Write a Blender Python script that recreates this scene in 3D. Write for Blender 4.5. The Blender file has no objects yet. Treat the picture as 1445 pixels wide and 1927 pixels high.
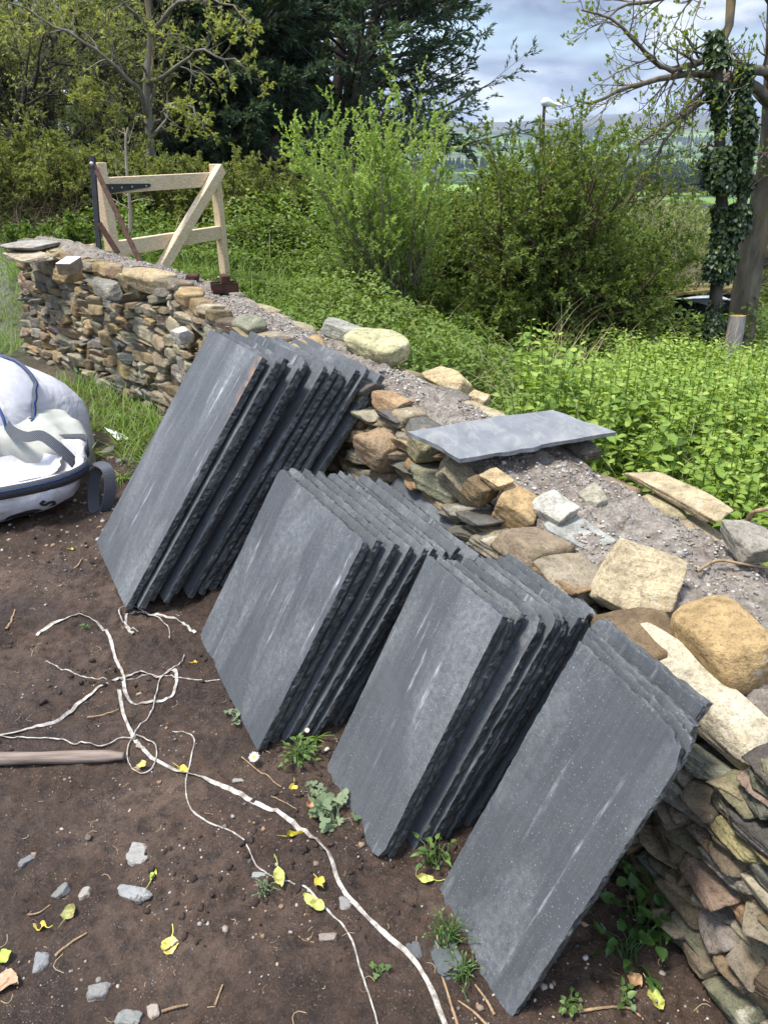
import bpy, math, random
import numpy as np
from mathutils import Vector, Matrix
R = math.radians
scene = bpy.context.scene
C = scene.collection

# ------------------------------------------------------------------ camera, world, sun, exposure
F_PX, PITCH, EYE = 1340.0, R(27.2), 1.6          # focal length in pixels of a 1445 x 1927 frame
cd = bpy.data.cameras.new('camera'); cam = bpy.data.objects.new('camera', cd); C.objects.link(cam)
cam.location = (0, 0, EYE); cam.rotation_euler = (R(90) - PITCH, 0, 0)
cd.sensor_fit = 'VERTICAL'; cd.sensor_height = 24; cd.lens = 24 * F_PX / 1927
cd.clip_start = .05; cd.clip_end = 30000
scene.camera = cam

SUN_DIR = Vector((-.34, -.08, .93)).normalized()  # towards the sun
sd = bpy.data.lights.new('sun', 'SUN'); so = bpy.data.objects.new('sun', sd); C.objects.link(so)
sd.energy = 3.0; sd.angle = R(11); sd.color = (1, .95, .87)
so.rotation_euler = SUN_DIR.to_track_quat('Z', 'Y').to_euler()

w = bpy.data.worlds.new('World'); scene.world = w; w.use_nodes = True
nt = w.node_tree; nt.nodes.clear()
def wn(t, **k):
    n = nt.nodes.new(t)
    for a, b in k.items(): setattr(n, a, b)
    return n
sky = wn('ShaderNodeTexSky', sky_type='NISHITA', sun_disc=False)
sky.sun_elevation = math.asin(SUN_DIR.z); sky.sun_rotation = math.atan2(SUN_DIR.x, SUN_DIR.y)
tc = wn('ShaderNodeTexCoord'); mp = wn('ShaderNodeMapping')
mp.inputs['Scale'].default_value = (1, 1, 3.4); mp.inputs['Location'].default_value = (.31, .2, .12)
n1 = wn('ShaderNodeTexNoise'); n1.inputs['Scale'].default_value = 5.2; n1.inputs['Detail'].default_value = 7; n1.inputs['Roughness'].default_value = .52
n1.inputs['Distortion'].default_value = .35
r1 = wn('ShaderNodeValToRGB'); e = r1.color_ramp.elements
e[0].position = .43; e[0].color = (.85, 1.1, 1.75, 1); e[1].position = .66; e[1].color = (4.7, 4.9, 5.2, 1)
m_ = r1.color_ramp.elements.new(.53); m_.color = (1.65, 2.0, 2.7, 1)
n2 = wn('ShaderNodeTexNoise'); n2.inputs['Scale'].default_value = 2.6; n2.inputs['Detail'].default_value = 4
r2 = wn('ShaderNodeValToRGB'); e = r2.color_ramp.elements; e[0].position = .36; e[0].color = (0, 0, 0, 1); e[1].position = .5; e[1].color = (1, 1, 1, 1)
mx = wn('ShaderNodeMixRGB'); bg = wn('ShaderNodeBackground'); wo = wn('ShaderNodeOutputWorld')
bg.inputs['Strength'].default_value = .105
L = nt.links.new
L(tc.outputs['Generated'], mp.inputs['Vector']); L(mp.outputs[0], n1.inputs['Vector']); L(mp.outputs[0], n2.inputs['Vector'])
L(n1.outputs[0], r1.inputs[0]); L(n2.outputs[0], r2.inputs[0]); L(r2.outputs[0], mx.inputs[0])
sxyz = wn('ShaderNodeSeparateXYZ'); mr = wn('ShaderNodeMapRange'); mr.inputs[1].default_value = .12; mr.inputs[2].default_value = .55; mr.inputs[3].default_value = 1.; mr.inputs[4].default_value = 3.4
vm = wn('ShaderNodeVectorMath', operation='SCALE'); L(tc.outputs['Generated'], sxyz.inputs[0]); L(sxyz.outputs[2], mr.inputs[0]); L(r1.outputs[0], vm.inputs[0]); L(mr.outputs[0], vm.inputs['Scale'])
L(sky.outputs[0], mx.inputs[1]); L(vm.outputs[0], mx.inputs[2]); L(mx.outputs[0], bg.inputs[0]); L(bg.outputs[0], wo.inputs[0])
vs = scene.view_settings; vs.view_transform = 'Standard'; vs.look = 'None'; vs.gamma = 1; vs.use_curve_mapping = False
vs.exposure = 1.22

# ------------------------------------------------------------------ helpers
cP, sP = math.cos(PITCH), math.sin(PITCH)
def ray(px, py):
    u = (px - 722.5) / F_PX; v = (963.5 - py) / F_PX
    return np.array([u, cP + v * sP, -sP + v * cP])
def PZ(px, py, z=0.):                      # point seen at a pixel on the height z
    r = ray(px, py); return r * ((z - EYE) / r[2]) + [0, 0, EYE]
def PY(px, py, y):                         # point seen at a pixel at the distance y
    r = ray(px, py); return r * (y / r[1]) + [0, 0, EYE]
def sstep(a, b, x): t = np.clip((x - a) / (b - a), 0, 1); return t * t * (3 - 2 * t)
def nrm(v): return v / np.maximum(np.linalg.norm(v, axis=-1, keepdims=True), 1e-9)

def vnoise(p, seed=0):                     # value noise, p (N,3) -> 0..1
    p = np.asarray(p, float); i = np.floor(p).astype(np.int64); f = p - i; f = f * f * (3 - 2 * f)
    out = 0
    for dx in (0, 1):
        for dy in (0, 1):
            for dz in (0, 1):
                h = (i[:, 0] + dx) * 374761393 + (i[:, 1] + dy) * 668265263 + (i[:, 2] + dz) * 2147483647 + seed * 1274126177
                h = (h ^ (h >> 13)) * 1274126177; h = (h ^ (h >> 16)) & 0xffff
                wgt = (f[:, 0] if dx else 1 - f[:, 0]) * (f[:, 1] if dy else 1 - f[:, 1]) * (f[:, 2] if dz else 1 - f[:, 2])
                out = out + wgt * (h / 65535.)
    return out
def fbm(p, o=4, seed=0, g=.5):
    p = np.asarray(p, float); a, s, t = 1., 0., 0
    for k in range(o):
        s = s + a * vnoise(p * 2 ** k + 17.3 * k, seed + k); t += a; a *= g
    return s / t - .5
def n2d(x, y, s, o=4, seed=0, g=.5):
    sh = np.shape(x); return fbm(np.stack([np.ravel(x) * s, np.ravel(y) * s, np.full(np.size(x), .37)], 1), o, seed, g).reshape(sh)

def mk(name, V, faces, mats, parent=None, smooth=True, tint=None, col=None, midx=None):
    """one mesh object; faces: list of int arrays (M,n)"""
    me = bpy.data.meshes.new(name)
    V = np.asarray(V, np.float32); faces = [np.asarray(f, np.int32) for f in faces if len(f)]
    me.vertices.add(len(V)); me.vertices.foreach_set('co', V.ravel())
    nl = sum(f.size for f in faces); npoly = sum(len(f) for f in faces)
    me.loops.add(nl); me.polygons.add(npoly)
    me.loops.foreach_set('vertex_index', np.concatenate([f.ravel() for f in faces]))
    tot = np.concatenate([np.full(len(f), f.shape[1], np.int32) for f in faces])
    st = np.concatenate([[0], np.cumsum(tot)[:-1]]).astype(np.int32)
    me.polygons.foreach_set('loop_start', st); me.polygons.foreach_set('loop_total', tot)
    if midx is not None: me.polygons.foreach_set('material_index', np.asarray(midx, np.int32))
    me.polygons.foreach_set('use_smooth', np.full(npoly, smooth) if isinstance(smooth, bool) else smooth)
    me.update(calc_edges=True); me.validate()
    if tint is not None:
        a = me.attributes.new('tint', 'FLOAT', 'POINT'); a.data.foreach_set('value', np.asarray(tint, np.float32))
    if col is not None:
        a = me.attributes.new('rgb', 'FLOAT_COLOR', 'POINT')
        col = np.asarray(col, np.float32)
        if col.shape[1] == 3: col = np.concatenate([col, np.ones((len(col), 1), np.float32)], 1)
        a.data.foreach_set('color', col.ravel())
    for m in (mats if isinstance(mats, (list, tuple)) else [mats]): me.materials.append(m)
    o = bpy.data.objects.new(name, me); C.objects.link(o)
    if parent is not None: o.parent = parent
    return o
def tag(o, label=None, cat=None, group=None, kind=None):
    for k, v in (('label', label), ('category', cat), ('group', group), ('kind', kind)):
        if v: o[k] = v
    return o
def thing(name, label, cat, loc=(0, 0, 0), rz=0, group=None):
    o = bpy.data.objects.new(name, None); C.objects.link(o); o.location = loc; o.rotation_euler = (0, 0, rz); o.empty_display_size = .1
    return tag(o, label, cat, group)

class Acc:                                  # gathers pieces of one mesh
    def __init__(s): s.V, s.F3, s.F4, s.T, s.K, s.n = [], [], [], [], [], 0
    def add(s, V, f3=None, f4=None, t=None, c=None):
        V = np.asarray(V, float).reshape(-1, 3)
        if f3 is not None and len(f3): s.F3.append(np.asarray(f3) + s.n)
        if f4 is not None and len(f4): s.F4.append(np.asarray(f4) + s.n)
        s.V.append(V); s.T.append(np.broadcast_to(0. if t is None else t, (len(V),)))
        s.K.append(np.broadcast_to(np.array([.5, .5, .5]) if c is None else np.asarray(c, float), (len(V), 3))); s.n += len(V)
    def build(s, name, mats, parent=None, smooth=True, origin=None):
        V = np.concatenate(s.V)
        if origin is not None: V = V - np.asarray(origin)
        f = []
        if s.F3: f.append(np.concatenate(s.F3))
        if s.F4: f.append(np.concatenate(s.F4))
        return mk(name, V, f, mats, parent, smooth, np.concatenate(s.T), np.concatenate(s.K))

# templates: (u along, v sideways, h up)
T_DIA = (np.array([(0, 0, 0), (.42, .5, .14), (1, 0, -.05), (.42, -.5, .14)]), np.array([(0, 2, 1), (0, 3, 2)]))
T_OVA = (np.array([(0, 0, 0), (.2, .42, .1), (.58, .36, .1), (1, 0, -.12), (.58, -.36, .1), (.2, -.42, .1), (.3, 0, 0), (.65, 0, -.02)]),
         np.array([(0, 6, 1), (6, 7, 2), (6, 2, 1), (7, 3, 2), (0, 5, 6), (6, 5, 4), (6, 4, 7), (7, 4, 3)]))
def _serr():
    up = [(0, 0, 0)]; n = 7
    for i in range(n):
        u = .06 + .86 * i / n; wd = .5 * math.sin(math.pi * min(1, (u + .12) ** .7)) ** .8
        up += [(u, wd * .82, .08), (u + .1, wd, .1)]
    m = [(u, -v, h) for u, v, h in up[1:]]; V = up + m + [(1, 0, -.1)]
    rib = [(x, 0, 0) for x in np.linspace(.1, .9, 2 * n)]
    V += rib; nu = 2 * n; f = []
    r0 = 2 + 2 * nu; tip = 1 + 2 * nu
    for side, o in ((0, 1), (1, 1 + nu)):
        for i in range(nu - 1):
            q = [r0 + i, r0 + i + 1, o + i + 1, o + i]
            if side: q = q[::-1]
            f += [(q[0], q[1], q[2]), (q[0], q[2], q[3])]
        f += [(0, r0, o) if not side else (0, o, r0), (r0 + nu - 1, tip, o + nu - 1) if not side else (r0 + nu - 1, o + nu - 1, tip)]
    return np.array(V), np.array(f)
T_SER = _serr()
def _grass():
    V = []
    for u, wd in ((0, .5), (.3, .45), (.6, .33), (.85, .17)): V += [(u, wd, -.45 * u * u), (u, -wd, -.45 * u * u)]
    V.append((1, 0, -.5)); f = []
    for i in range(3): a = 2 * i; f += [(a, a + 1, a + 3), (a, a + 3, a + 2)]
    f.append((6, 7, 8)); return np.array(V), np.array(f)
T_GRA = _grass()
def scatter(tmpl, P, D, N, Ln, Wd, rng=None, tint=None):
    """one copy of the template at each of P, along D, face normal near N"""
    tv, tf = tmpl; P = np.asarray(P, float); M = len(P)
    D = nrm(np.asarray(D, float)); S = nrm(np.cross(N, D)); U = np.cross(D, S)
    Ln = np.broadcast_to(Ln, (M,))[:, None, None]; Wd = np.broadcast_to(Wd, (M,))[:, None, None]
    V = P[:, None] + tv[None, :, 0:1] * Ln * D[:, None] + tv[None, :, 1:2] * Wd * S[:, None] + tv[None, :, 2:3] * Ln * U[:, None]
    f = (np.arange(M)[:, None, None] * len(tv) + tf[None]).reshape(-1, 3)
    t = np.repeat(tint if tint is not None else (rng or np.random.default_rng(0)).random(M), len(tv))
    return V.reshape(-1, 3), f, t
def tubes(T, Rr, k=5, cap=False):
    """T (M,K,3) polylines, Rr (M,K) radii"""
    T = np.asarray(T, float); M, K, _ = T.shape
    tg = nrm(np.gradient(T, axis=1)); ref = np.where(np.abs(tg[:, :1, 2:3]) > .85, [[[1., .2, 0]]], [[[0, 0, 1.]]]); ref = np.broadcast_to(ref, tg.shape)
    a = nrm(np.cross(tg, ref)); b = np.cross(tg, a)
    ang = np.arange(k) * 2 * math.pi / k
    V = T[:, :, None] + Rr[:, :, None, None] * (np.cos(ang)[None, None, :, None] * a[:, :, None] + np.sin(ang)[None, None, :, None] * b[:, :, None])
    i = np.arange(K - 1)[:, None] * k; j = np.arange(k)[None]; jn = (j + 1) % k
    q = np.stack([i + j, i + jn, i + k + jn, i + k + j], -1).reshape(-1, 4)
    f = (np.arange(M)[:, None, None] * (K * k) + q[None]).reshape(-1, 4)
    return V.reshape(-1, 3), f
def smoothline(P, n):                       # Catmull-Rom through P, n points evenly spaced
    P = np.asarray(P, float); Q = np.vstack([2 * P[0] - P[1], P, 2 * P[-1] - P[-2]]); out = []
    for i in range(len(P) - 1):
        t = np.linspace(0, 1, 24, endpoint=False)[:, None]; a, b, c, d = Q[i:i + 4]
        out.append(.5 * (2 * b + (c - a) * t + (2 * a - 5 * b + 4 * c - d) * t ** 2 + (3 * b - a - 3 * c + d) * t ** 3))
    out = np.vstack(out + [P[-1:]]); s = np.concatenate([[0], np.cumsum(np.linalg.norm(np.diff(out, axis=0), axis=1))])
    return np.stack([np.interp(np.linspace(0, s[-1], n), s, out[:, k]) for k in range(3)], 1)
def cubesphere(n):
    g = np.tan((np.linspace(-1, 1, n + 1)) * math.pi / 4); V, F, idx = [], [], {}
    def vid(p):
        k = tuple(np.round(p, 6))
        if k not in idx: idx[k] = len(V); V.append(p)
        return idx[k]
    for ax in range(3):
        for s in (-1, 1):
            ids = [[None] * (n + 1) for _ in range(n + 1)]
            for i in range(n + 1):
                for j in range(n + 1):
                    p = [0, 0, 0]; p[ax] = s; p[(ax + 1) % 3] = g[i] * s; p[(ax + 2) % 3] = g[j]; ids[i][j] = vid(p)
            for i in range(n):
                for j in range(n): F.append((ids[i][j], ids[i + 1][j], ids[i + 1][j + 1], ids[i][j + 1]))
    return nrm(np.array(V, float)), np.array(F)
CS = {n: cubesphere(n) for n in (2, 3, 7, 9, 13, 26)}
def rock(rng, dims, n=9, p=14, cuts=7, box=.5, rough=.03, strata=.0):
    """rounded polyhedron of about the size dims (full lengths)"""
    D, F = CS[n]
    pl = []
    for ax in range(3):
        for s in (-1, 1):
            v = np.zeros(3); v[ax] = s; pl.append((nrm(v + rng.normal(0, .13, 3)), box * rng.uniform(.86, 1.04)))
    for _ in range(cuts):
        v = nrm(rng.normal(0, 1, 3)); pl.append((v, box * rng.uniform(1.05, 1.35)))
    inv = sum(np.maximum(0, D @ a / d) ** p for a, d in pl) ** (1 / p)
    V = D / inv[:, None]
    sd_ = rng.integers(0, 9999); V = V * (1 + rough * 3 * fbm(V * 3.1 + sd_, 3, 3)[:, None] + rough * fbm(V * 11 + sd_, 2, 5)[:, None])
    if strata: V[:, :2] *= (1 + strata * (vnoise(np.stack([V[:, 2] * 16 + sd_, V[:, 0] * .9, V[:, 1] * .9], 1), 8) - .5))[:, None]
    return V * np.asarray(dims), F
def rotz(a): c, s = math.cos(a), math.sin(a); return np.array([[c, -s, 0], [s, c, 0], [0, 0, 1]])
def rotx(a): c, s = math.cos(a), math.sin(a); return np.array([[1, 0, 0], [0, c, -s], [0, s, c]])
def roty(a): c, s = math.cos(a), math.sin(a); return np.array([[c, 0, s], [0, 1, 0], [-s, 0, c]])
def boxv(lo, hi):
    x0, y0, z0 = lo; x1, y1, z1 = hi
    return np.array([(x0, y0, z0), (x1, y0, z0), (x1, y1, z0), (x0, y1, z0), (x0, y0, z1), (x1, y0, z1), (x1, y1, z1), (x0, y1, z1)], float)
BOXF = np.array([(0, 3, 2, 1), (4, 5, 6, 7), (0, 1, 5, 4), (1, 2, 6, 5), (2, 3, 7, 6), (3, 0, 4, 7)])
def bevel(o, wd=.004, seg=2):
    m = o.modifiers.new('bevel', 'BEVEL'); m.width = wd; m.segments = seg; m.limit_method = 'ANGLE'; return o
def beam(a, b, wd, dp, up=(0, 0, 1)):       # square timber from a to b, wd sideways, dp along up
    a, b = np.asarray(a, float), np.asarray(b, float); d = nrm(b - a); s = nrm(np.cross(d, up)); u = np.cross(s, d)
    V = [p + s * x * wd / 2 + u * y * dp / 2 for p in (a, b) for x, y in ((-1, -1), (1, -1), (1, 1), (-1, 1))]
    return np.array(V), np.array([(0, 1, 2, 3), (7, 6, 5, 4), (0, 4, 5, 1), (1, 5, 6, 2), (2, 6, 7, 3), (3, 7, 4, 0)])

# ------------------------------------------------------------------ materials
class NB:
    def __init__(s, name):
        s.m = bpy.data.materials.new(name); s.m.use_nodes = True; s.t = s.m.node_tree; s.t.nodes.clear()
        s.out = s.n('ShaderNodeOutputMaterial')
    def n(s, ty, ins=None, **k):
        x = s.t.nodes.new(ty)
        for a, b in k.items(): setattr(x, a, b)
        for a, b in (ins or {}).items(): s.set(x, a, b)
        return x
    def set(s, x, a, b):
        i = x.inputs[a]
        if isinstance(b, bpy.types.NodeSocket): s.t.links.new(b, i)
        elif isinstance(b, bpy.types.Node): s.t.links.new(b.outputs[0], i)
        else: i.default_value = (tuple(b) + (1,)) if isinstance(b, tuple) and len(b) == 3 and i.type == 'RGBA' else b
    def co(s, kind='Object', scale=(1, 1, 1)):
        t = s.n('ShaderNodeTexCoord'); return s.n('ShaderNodeMapping', {0: t.outputs[kind], 'Scale': scale}).outputs[0]
    def noise(s, sc, det=5, ro=.55, vec=None, dist=0): return s.n('ShaderNodeTexNoise', {'Scale': sc, 'Detail': det, 'Roughness': ro, 'Distortion': dist, **({'Vector': vec} if vec is not None else {})}).outputs[0]
    def ramp(s, fac, stops):
        r = s.n('ShaderNodeValToRGB', {0: fac}); el = r.color_ramp.elements
        while len(el) < len(stops): el.new(.5)
        for e_, (p_, c_) in zip(el, stops):
            e_.position = p_; e_.color = (c_, c_, c_, 1) if not isinstance(c_, tuple) else tuple(c_) + (1,)
        return r.outputs[0]
    def mix(s, f, a, b, mode='MIX'): return s.n('ShaderNodeMixRGB', {0: f, 1: a, 2: b}, blend_type=mode).outputs[0]
    def math(s, op, a, b=0.): return s.n('ShaderNodeMath', {0: a, 1: b}, operation=op).outputs[0]
    def attr(s, name, o='Color'): return s.n('ShaderNodeAttribute', attribute_name=name).outputs[o]
    def bump(s, h, st=.5, d=.01, nrm_=None): return s.n('ShaderNodeBump', {'Height': h, 'Strength': st, 'Distance': d, **({'Normal': nrm_} if nrm_ is not None else {})}).outputs[0]
    def bsdf(s, col, rough=.8, normal=None, spec=.3, metal=0.):
        b = s.n('ShaderNodeBsdfPrincipled', {'Base Color': col, 'Roughness': rough, 'Specular IOR Level': spec, 'Metallic': metal})
        if normal is not None: s.set(b, 'Normal', normal)
        s.t.links.new(b.outputs[0], s.out.inputs[0]); return s.m

def leaf_mat(name, c1, c2, c3=None, trans=.35, rough=.55, spec=.25):
    b = NB(name); t = b.attr('tint', 'Fac')
    st = [(0, c1), (1, c2)] if c3 is None else [(0, c1), (.8, c2), (1, c3)]
    col = b.ramp(t, st)
    p = b.n('ShaderNodeBsdfPrincipled', {'Base Color': col, 'Roughness': rough, 'Specular IOR Level': spec})
    tcol = b.mix(1., col, (1.25, 1.2, .55), 'MULTIPLY')
    tr = b.n('ShaderNodeBsdfTranslucent', {0: tcol}); m = b.n('ShaderNodeMixShader', {0: trans, 1: p, 2: tr})
    b.t.links.new(m.outputs[0], b.out.inputs[0]); return b.m
def bark_mat(name, c1, c2, sc=12, lichen=None):
    b = NB(name); v = b.co('Object', (1, 1, .25)); n = b.noise(sc, 6, .65, v); col = b.ramp(n, [(.3, c1), (.7, c2)])
    if lichen: col = b.mix(b.ramp(b.noise(3.5, 5, .6), [(.5, 0.), (.62, .85)]), col, lichen)
    return b.bsdf(col, .9, b.bump(n, .8, .02), .1)
def flat_mat(name, c1, c2, sc=20, rough=.7, bump=.2, spec=.3, metal=0., stretch=(1, 1, 1)):
    b = NB(name); n = b.noise(sc, 6, .6, b.co('Object', stretch)); return b.bsdf(b.ramp(n, [(.3, c1), (.7, c2)]), rough, b.bump(n, bump, .004), spec, metal)

def m_slate_face():
    b = NB('slate_face'); t = b.n('ShaderNodeTexCoord'); o = t.outputs['Object']; rnd = b.n('ShaderNodeObjectInfo').outputs['Random']
    sh = b.n('ShaderNodeVectorMath', {0: o, 1: b.n('ShaderNodeCombineXYZ', {0: b.math('MULTIPLY', rnd, 37.), 1: b.math('MULTIPLY', rnd, 11.)})}, operation='ADD').outputs[0]
    st = b.n('ShaderNodeMapping', {0: sh, 'Scale': (20, 1.1, 1)}).outputs[0]; fine = b.n('ShaderNodeMapping', {0: sh, 'Scale': (90, 3, 1)}).outputs[0]
    base = b.mix(b.noise(7, 6, .6, sh), (.046, .0505, .0555), (.088, .0945, .101))
    base = b.mix(b.math('MULTIPLY', b.ramp(b.noise(1, 4, .55, fine), [(.42, 0.), (.75, .7)]), .5), base, (.13, .138, .142))
    base = b.mix(1., base, b.ramp(b.math('FRACT', b.math('MULTIPLY', rnd, 7.31)), [(0., (.80, .82, .84)), (.5, (1., 1., 1.)), (1., (1.14, 1.12, 1.08))]), 'MULTIPLY')
    cloud = b.math('MULTIPLY', b.ramp(b.noise(1.6, 6, .62, b.n('ShaderNodeMapping', {0: sh, 'Scale': (2.9, .95, 1)}).outputs[0], .7), [(.46, 0.), (.68, 1.)]), b.ramp(b.noise(60, 4, .7, sh), [(.32, .1), (.66, 1.)]))
    base = b.mix(b.math('MULTIPLY', cloud, .9), base, (.225, .236, .242)); base = b.mix(b.ramp(b.noise(420, 3, .7, sh), [(.4, .35), (.62, 0.)]), base, (.035, .038, .044))
    streak = b.math('MULTIPLY', b.ramp(b.noise(1.3, 4, .6, st, .15), [(.59, 0.), (.69, 1.)]), b.ramp(b.noise(45, 4, .7, b.n('ShaderNodeMapping', {0: sh, 'Scale': (1.6, .4, 1)}).outputs[0]), [(.40, 0.), (.66, 1.)]))
    streak = b.math('MULTIPLY', streak, b.ramp(b.noise(3.4, 3, .6, sh), [(.42, 0.), (.58, 1.)]))
    base = b.mix(b.math('MULTIPLY', streak, .85), base, (.46, .475, .49))
    speck = b.math('MULTIPLY', b.ramp(b.noise(240, 2, .5, sh), [(.655, 0.), (.71, 1.)]), b.ramp(b.noise(5, 3, .6, sh), [(.36, .15), (.58, 1.)]))
    base = b.mix(b.math('MULTIPLY', speck, .6), base, (.42, .43, .45))
    return b.bsdf(base, b.ramp(b.noise(30, 3, .5, sh), [(.3, .5), (.7, .72)]), b.bump(b.noise(330, 3, .6, sh), .28, .0012, b.bump(b.noise(38, 4, .6, sh), .35, .003, b.bump(b.noise(5, 4, .6, sh), .5, .012))), .42)
def m_slate_edge():
    b = NB('slate_edge'); n = b.noise(55, 6, .65, b.co('Object')); n2_ = b.noise(9, 4, .6, b.co('Object'))
    col = b.mix(b.ramp(n, [(.35, 0.), (.75, 1.)]), (.024, .027, .028), (.105, .112, .107))
    col = b.mix(b.ramp(n2_, [(.52, 0.), (.72, .5)]), col, (.21, .218, .208))
    vf = b.n('ShaderNodeTexVoronoi', {'Scale': 62., 'Vector': b.co('Object')}).outputs['Distance']; return b.bsdf(col, .5, b.bump(n, .5, .004, b.bump(vf, .6, .006)), .45)
def m_stone(name='field_stone', moss=.6, rust=.5):
    b = NB(name); c = b.attr('rgb'); v = b.co('Object'); n = b.noise(13, 7, .65, v); n2_ = b.noise(48, 5, .7, v); n3 = b.noise(5.5, 4, .6, v, .4)
    col = b.mix(b.ramp(n, [(.28, 0.), (.72, 1.)]), b.mix(1., c, (.52, .5, .48), 'MULTIPLY'), b.mix(1., c, (1.25, 1.22, 1.15), 'MULTIPLY'))
    col = b.mix(b.ramp(n3, [(.58, 0.), (.72, rust)]), col, (.26, .17, .08))
    col = b.mix(b.ramp(b.noise(7, 6, .7, v, .3), [(.6, 0.), (.68, .75)]), col, (.50, .47, .38))
    col = b.mix(b.ramp(b.noise(4, 6, .7, v), [(.58, 0.), (.72, moss)]), col, (.085, .085, .03))
    col = b.mix(b.ramp(n2_, [(.3, .5), (.5, 0.)]), col, (.05, .042, .032))
    lay = b.noise(1, 6, .68, b.co('Object', (6, 6, 55))); n5 = b.noise(150, 4, .7, v)
    col = b.mix(b.ramp(n5, [(.36, .55), (.5, 0.)]), col, b.mix(1., col, (.42, .40, .36), 'MULTIPLY')); col = b.mix(b.ramp(lay, [(.55, 0.), (.68, .18)]), col, b.mix(1., col, (.5, .47, .42), 'MULTIPLY'))
    return b.bsdf(col, .9, b.bump(n5, .55, .004, b.bump(n2_, .8, .010, b.bump(lay, .45, .012, b.bump(n, .7, .025)))), .15)
def m_rubble():
    b = NB('rubble_mortar'); v = b.co('Object'); n = b.noise(30, 7, .7, v); n2_ = b.noise(4, 5, .6, v)
    vo = b.n('ShaderNodeTexVoronoi', {'Scale': 75., 'Vector': v}); peb = b.ramp(vo.outputs['Distance'], [(.0, 1.), (.55, 0.)])
    col = b.ramp(n, [(.25, (.085, .068, .052)), (.5, (.20, .172, .142)), (.75, (.37, .335, .29))])
    col = b.mix(b.math('MULTIPLY', peb, .45), col, b.ramp(b.n('ShaderNodeSeparateColor', {0: vo.outputs['Color']}).outputs[0], [(0., (.15, .135, .12)), (.5, (.32, .30, .27)), (1., (.50, .48, .45))]))
    col = b.mix(b.ramp(n2_, [(.5, 0.), (.7, .55)]), col, (.085, .062, .048))
    return b.bsdf(col, .92, b.bump(peb, .6, .01, b.bump(n, .7, .02)), .15)
M = {}
M['slate_face'] = m_slate_face(); M['slate_edge'] = m_slate_edge(); M['stone'] = m_stone(); M['cap_stone'] = m_stone('cap_stone', .12, .45); M['rubble'] = m_rubble()
M['earth_core'] = flat_mat('earth_core', (.012, .010, .008), (.035, .027, .02), 14, .95, .8, .05)
b = NB('pebble'); M['pebble'] = b.bsdf(b.mix(b.noise(40, 4, .6, b.co()), b.mix(1., b.attr('rgb'), (.75, .75, .75), 'MULTIPLY'), b.attr('rgb')), .75, None, .3)
M['timber'] = None
def m_timber():
    b = NB('sawn_timber'); v = b.co('Object'); g = b.noise(3, 5, .6, b.co('Object', (9, 9, 34))); k = b.noise(5, 4, .6, v)
    col = b.ramp(g, [(.3, (.46, .33, .19)), (.55, (.60, .47, .31)), (.75, (.70, .58, .41))])
    col = b.mix(b.ramp(k, [(.62, 0.), (.74, .6)]), col, (.23, .13, .06)); return b.bsdf(col, .75, b.bump(g, .25, .003), .2)
M['timber'] = m_timber()
M['black_steel'] = flat_mat('black_steel', (.012, .013, .016), (.03, .032, .036), 30, .45, .2, .5)
M['rust'] = flat_mat('rusty_steel', (.026, .014, .011), (.085, .040, .027), 26, .8, .5, .2)
M['nut'] = flat_mat('zinc_bolt', (.4, .4, .42), (.6, .6, .62), 30, .4, .1, .5, .7)

# ------------------------------------------------------------------ the wall's line
WB = np.array([(-3.13, 6.18), (-3.0, 6.06), (-2.55, 5.6), (-1.93, 4.98), (-1.40, 4.36), (-.86, 3.57), (-.16, 2.655), (.056, 2.325), (.296, 1.82), (.505, 1.345), (.605, 1.11), (.663, .966), (.705, .875), (.87, .47), (1.1, 0), (1.32, -.45)])
WZ = np.array([.90, .90, .885, .86, .84, .80, .735, .665, .58, .55, .55, .55, .55, .54, .52, .5])
WT = np.array([.48, .48, .48, .47, .46, .47, .46, .54, .71, .77, .79, .82, .84, .84, .84, .84])
def dz_(px): return float(np.interp(px, [400, 440, 690, 800, 960, 1180, 1330, 1445], [0, .02, .055, .10, .14, .105, .08, .08]))
_s0 = np.concatenate([[0], np.cumsum(np.linalg.norm(np.diff(WB, axis=0), axis=1))])
_wl = smoothline(np.column_stack([WB, np.zeros(len(WB))]), 400)[:, :2]
_ws = np.concatenate([[0], np.cumsum(np.linalg.norm(np.diff(_wl, axis=0), axis=1))]); WLEN = _ws[-1]
_wkey = np.array([_ws[np.argmin(((_wl - q) ** 2).sum(1))] for q in WB])
_wt = nrm(np.gradient(_wl, axis=0)); _wt = nrm(np.stack([np.convolve(np.pad(_wt[:, k], 12, 'edge'), np.ones(25) / 25, 'valid') for k in (0, 1)], 1))
def wall_at(s):                             # base point, tangent, normal into the wall, top height, thickness
    s = np.asarray(s, float); p = np.stack([np.interp(s, _ws, _wl[:, k]) for k in (0, 1)], -1); t = nrm(np.stack([np.interp(s, _ws, _wt[:, k]) for k in (0, 1)], -1))
    n = np.stack([-t[..., 1], t[..., 0]], -1)
    return p, t, n, np.interp(s, _wkey, WZ), np.interp(s, _wkey, WT)
BATTER = .12
_ext = np.vstack([_wl[0] + (_wl[0] - _wl[20]) / np.linalg.norm(_wl[0] - _wl[20]) * np.linspace(40, .3, 40)[:, None], _wl[::4], _wl[-1] + nrm(_wl[-1] - _wl[-20]) * np.linspace(.3, 12, 20)[:, None]])
_en = nrm(np.gradient(_ext, axis=0)); _en = np.stack([-_en[:, 1], _en[:, 0]], 1)
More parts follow.
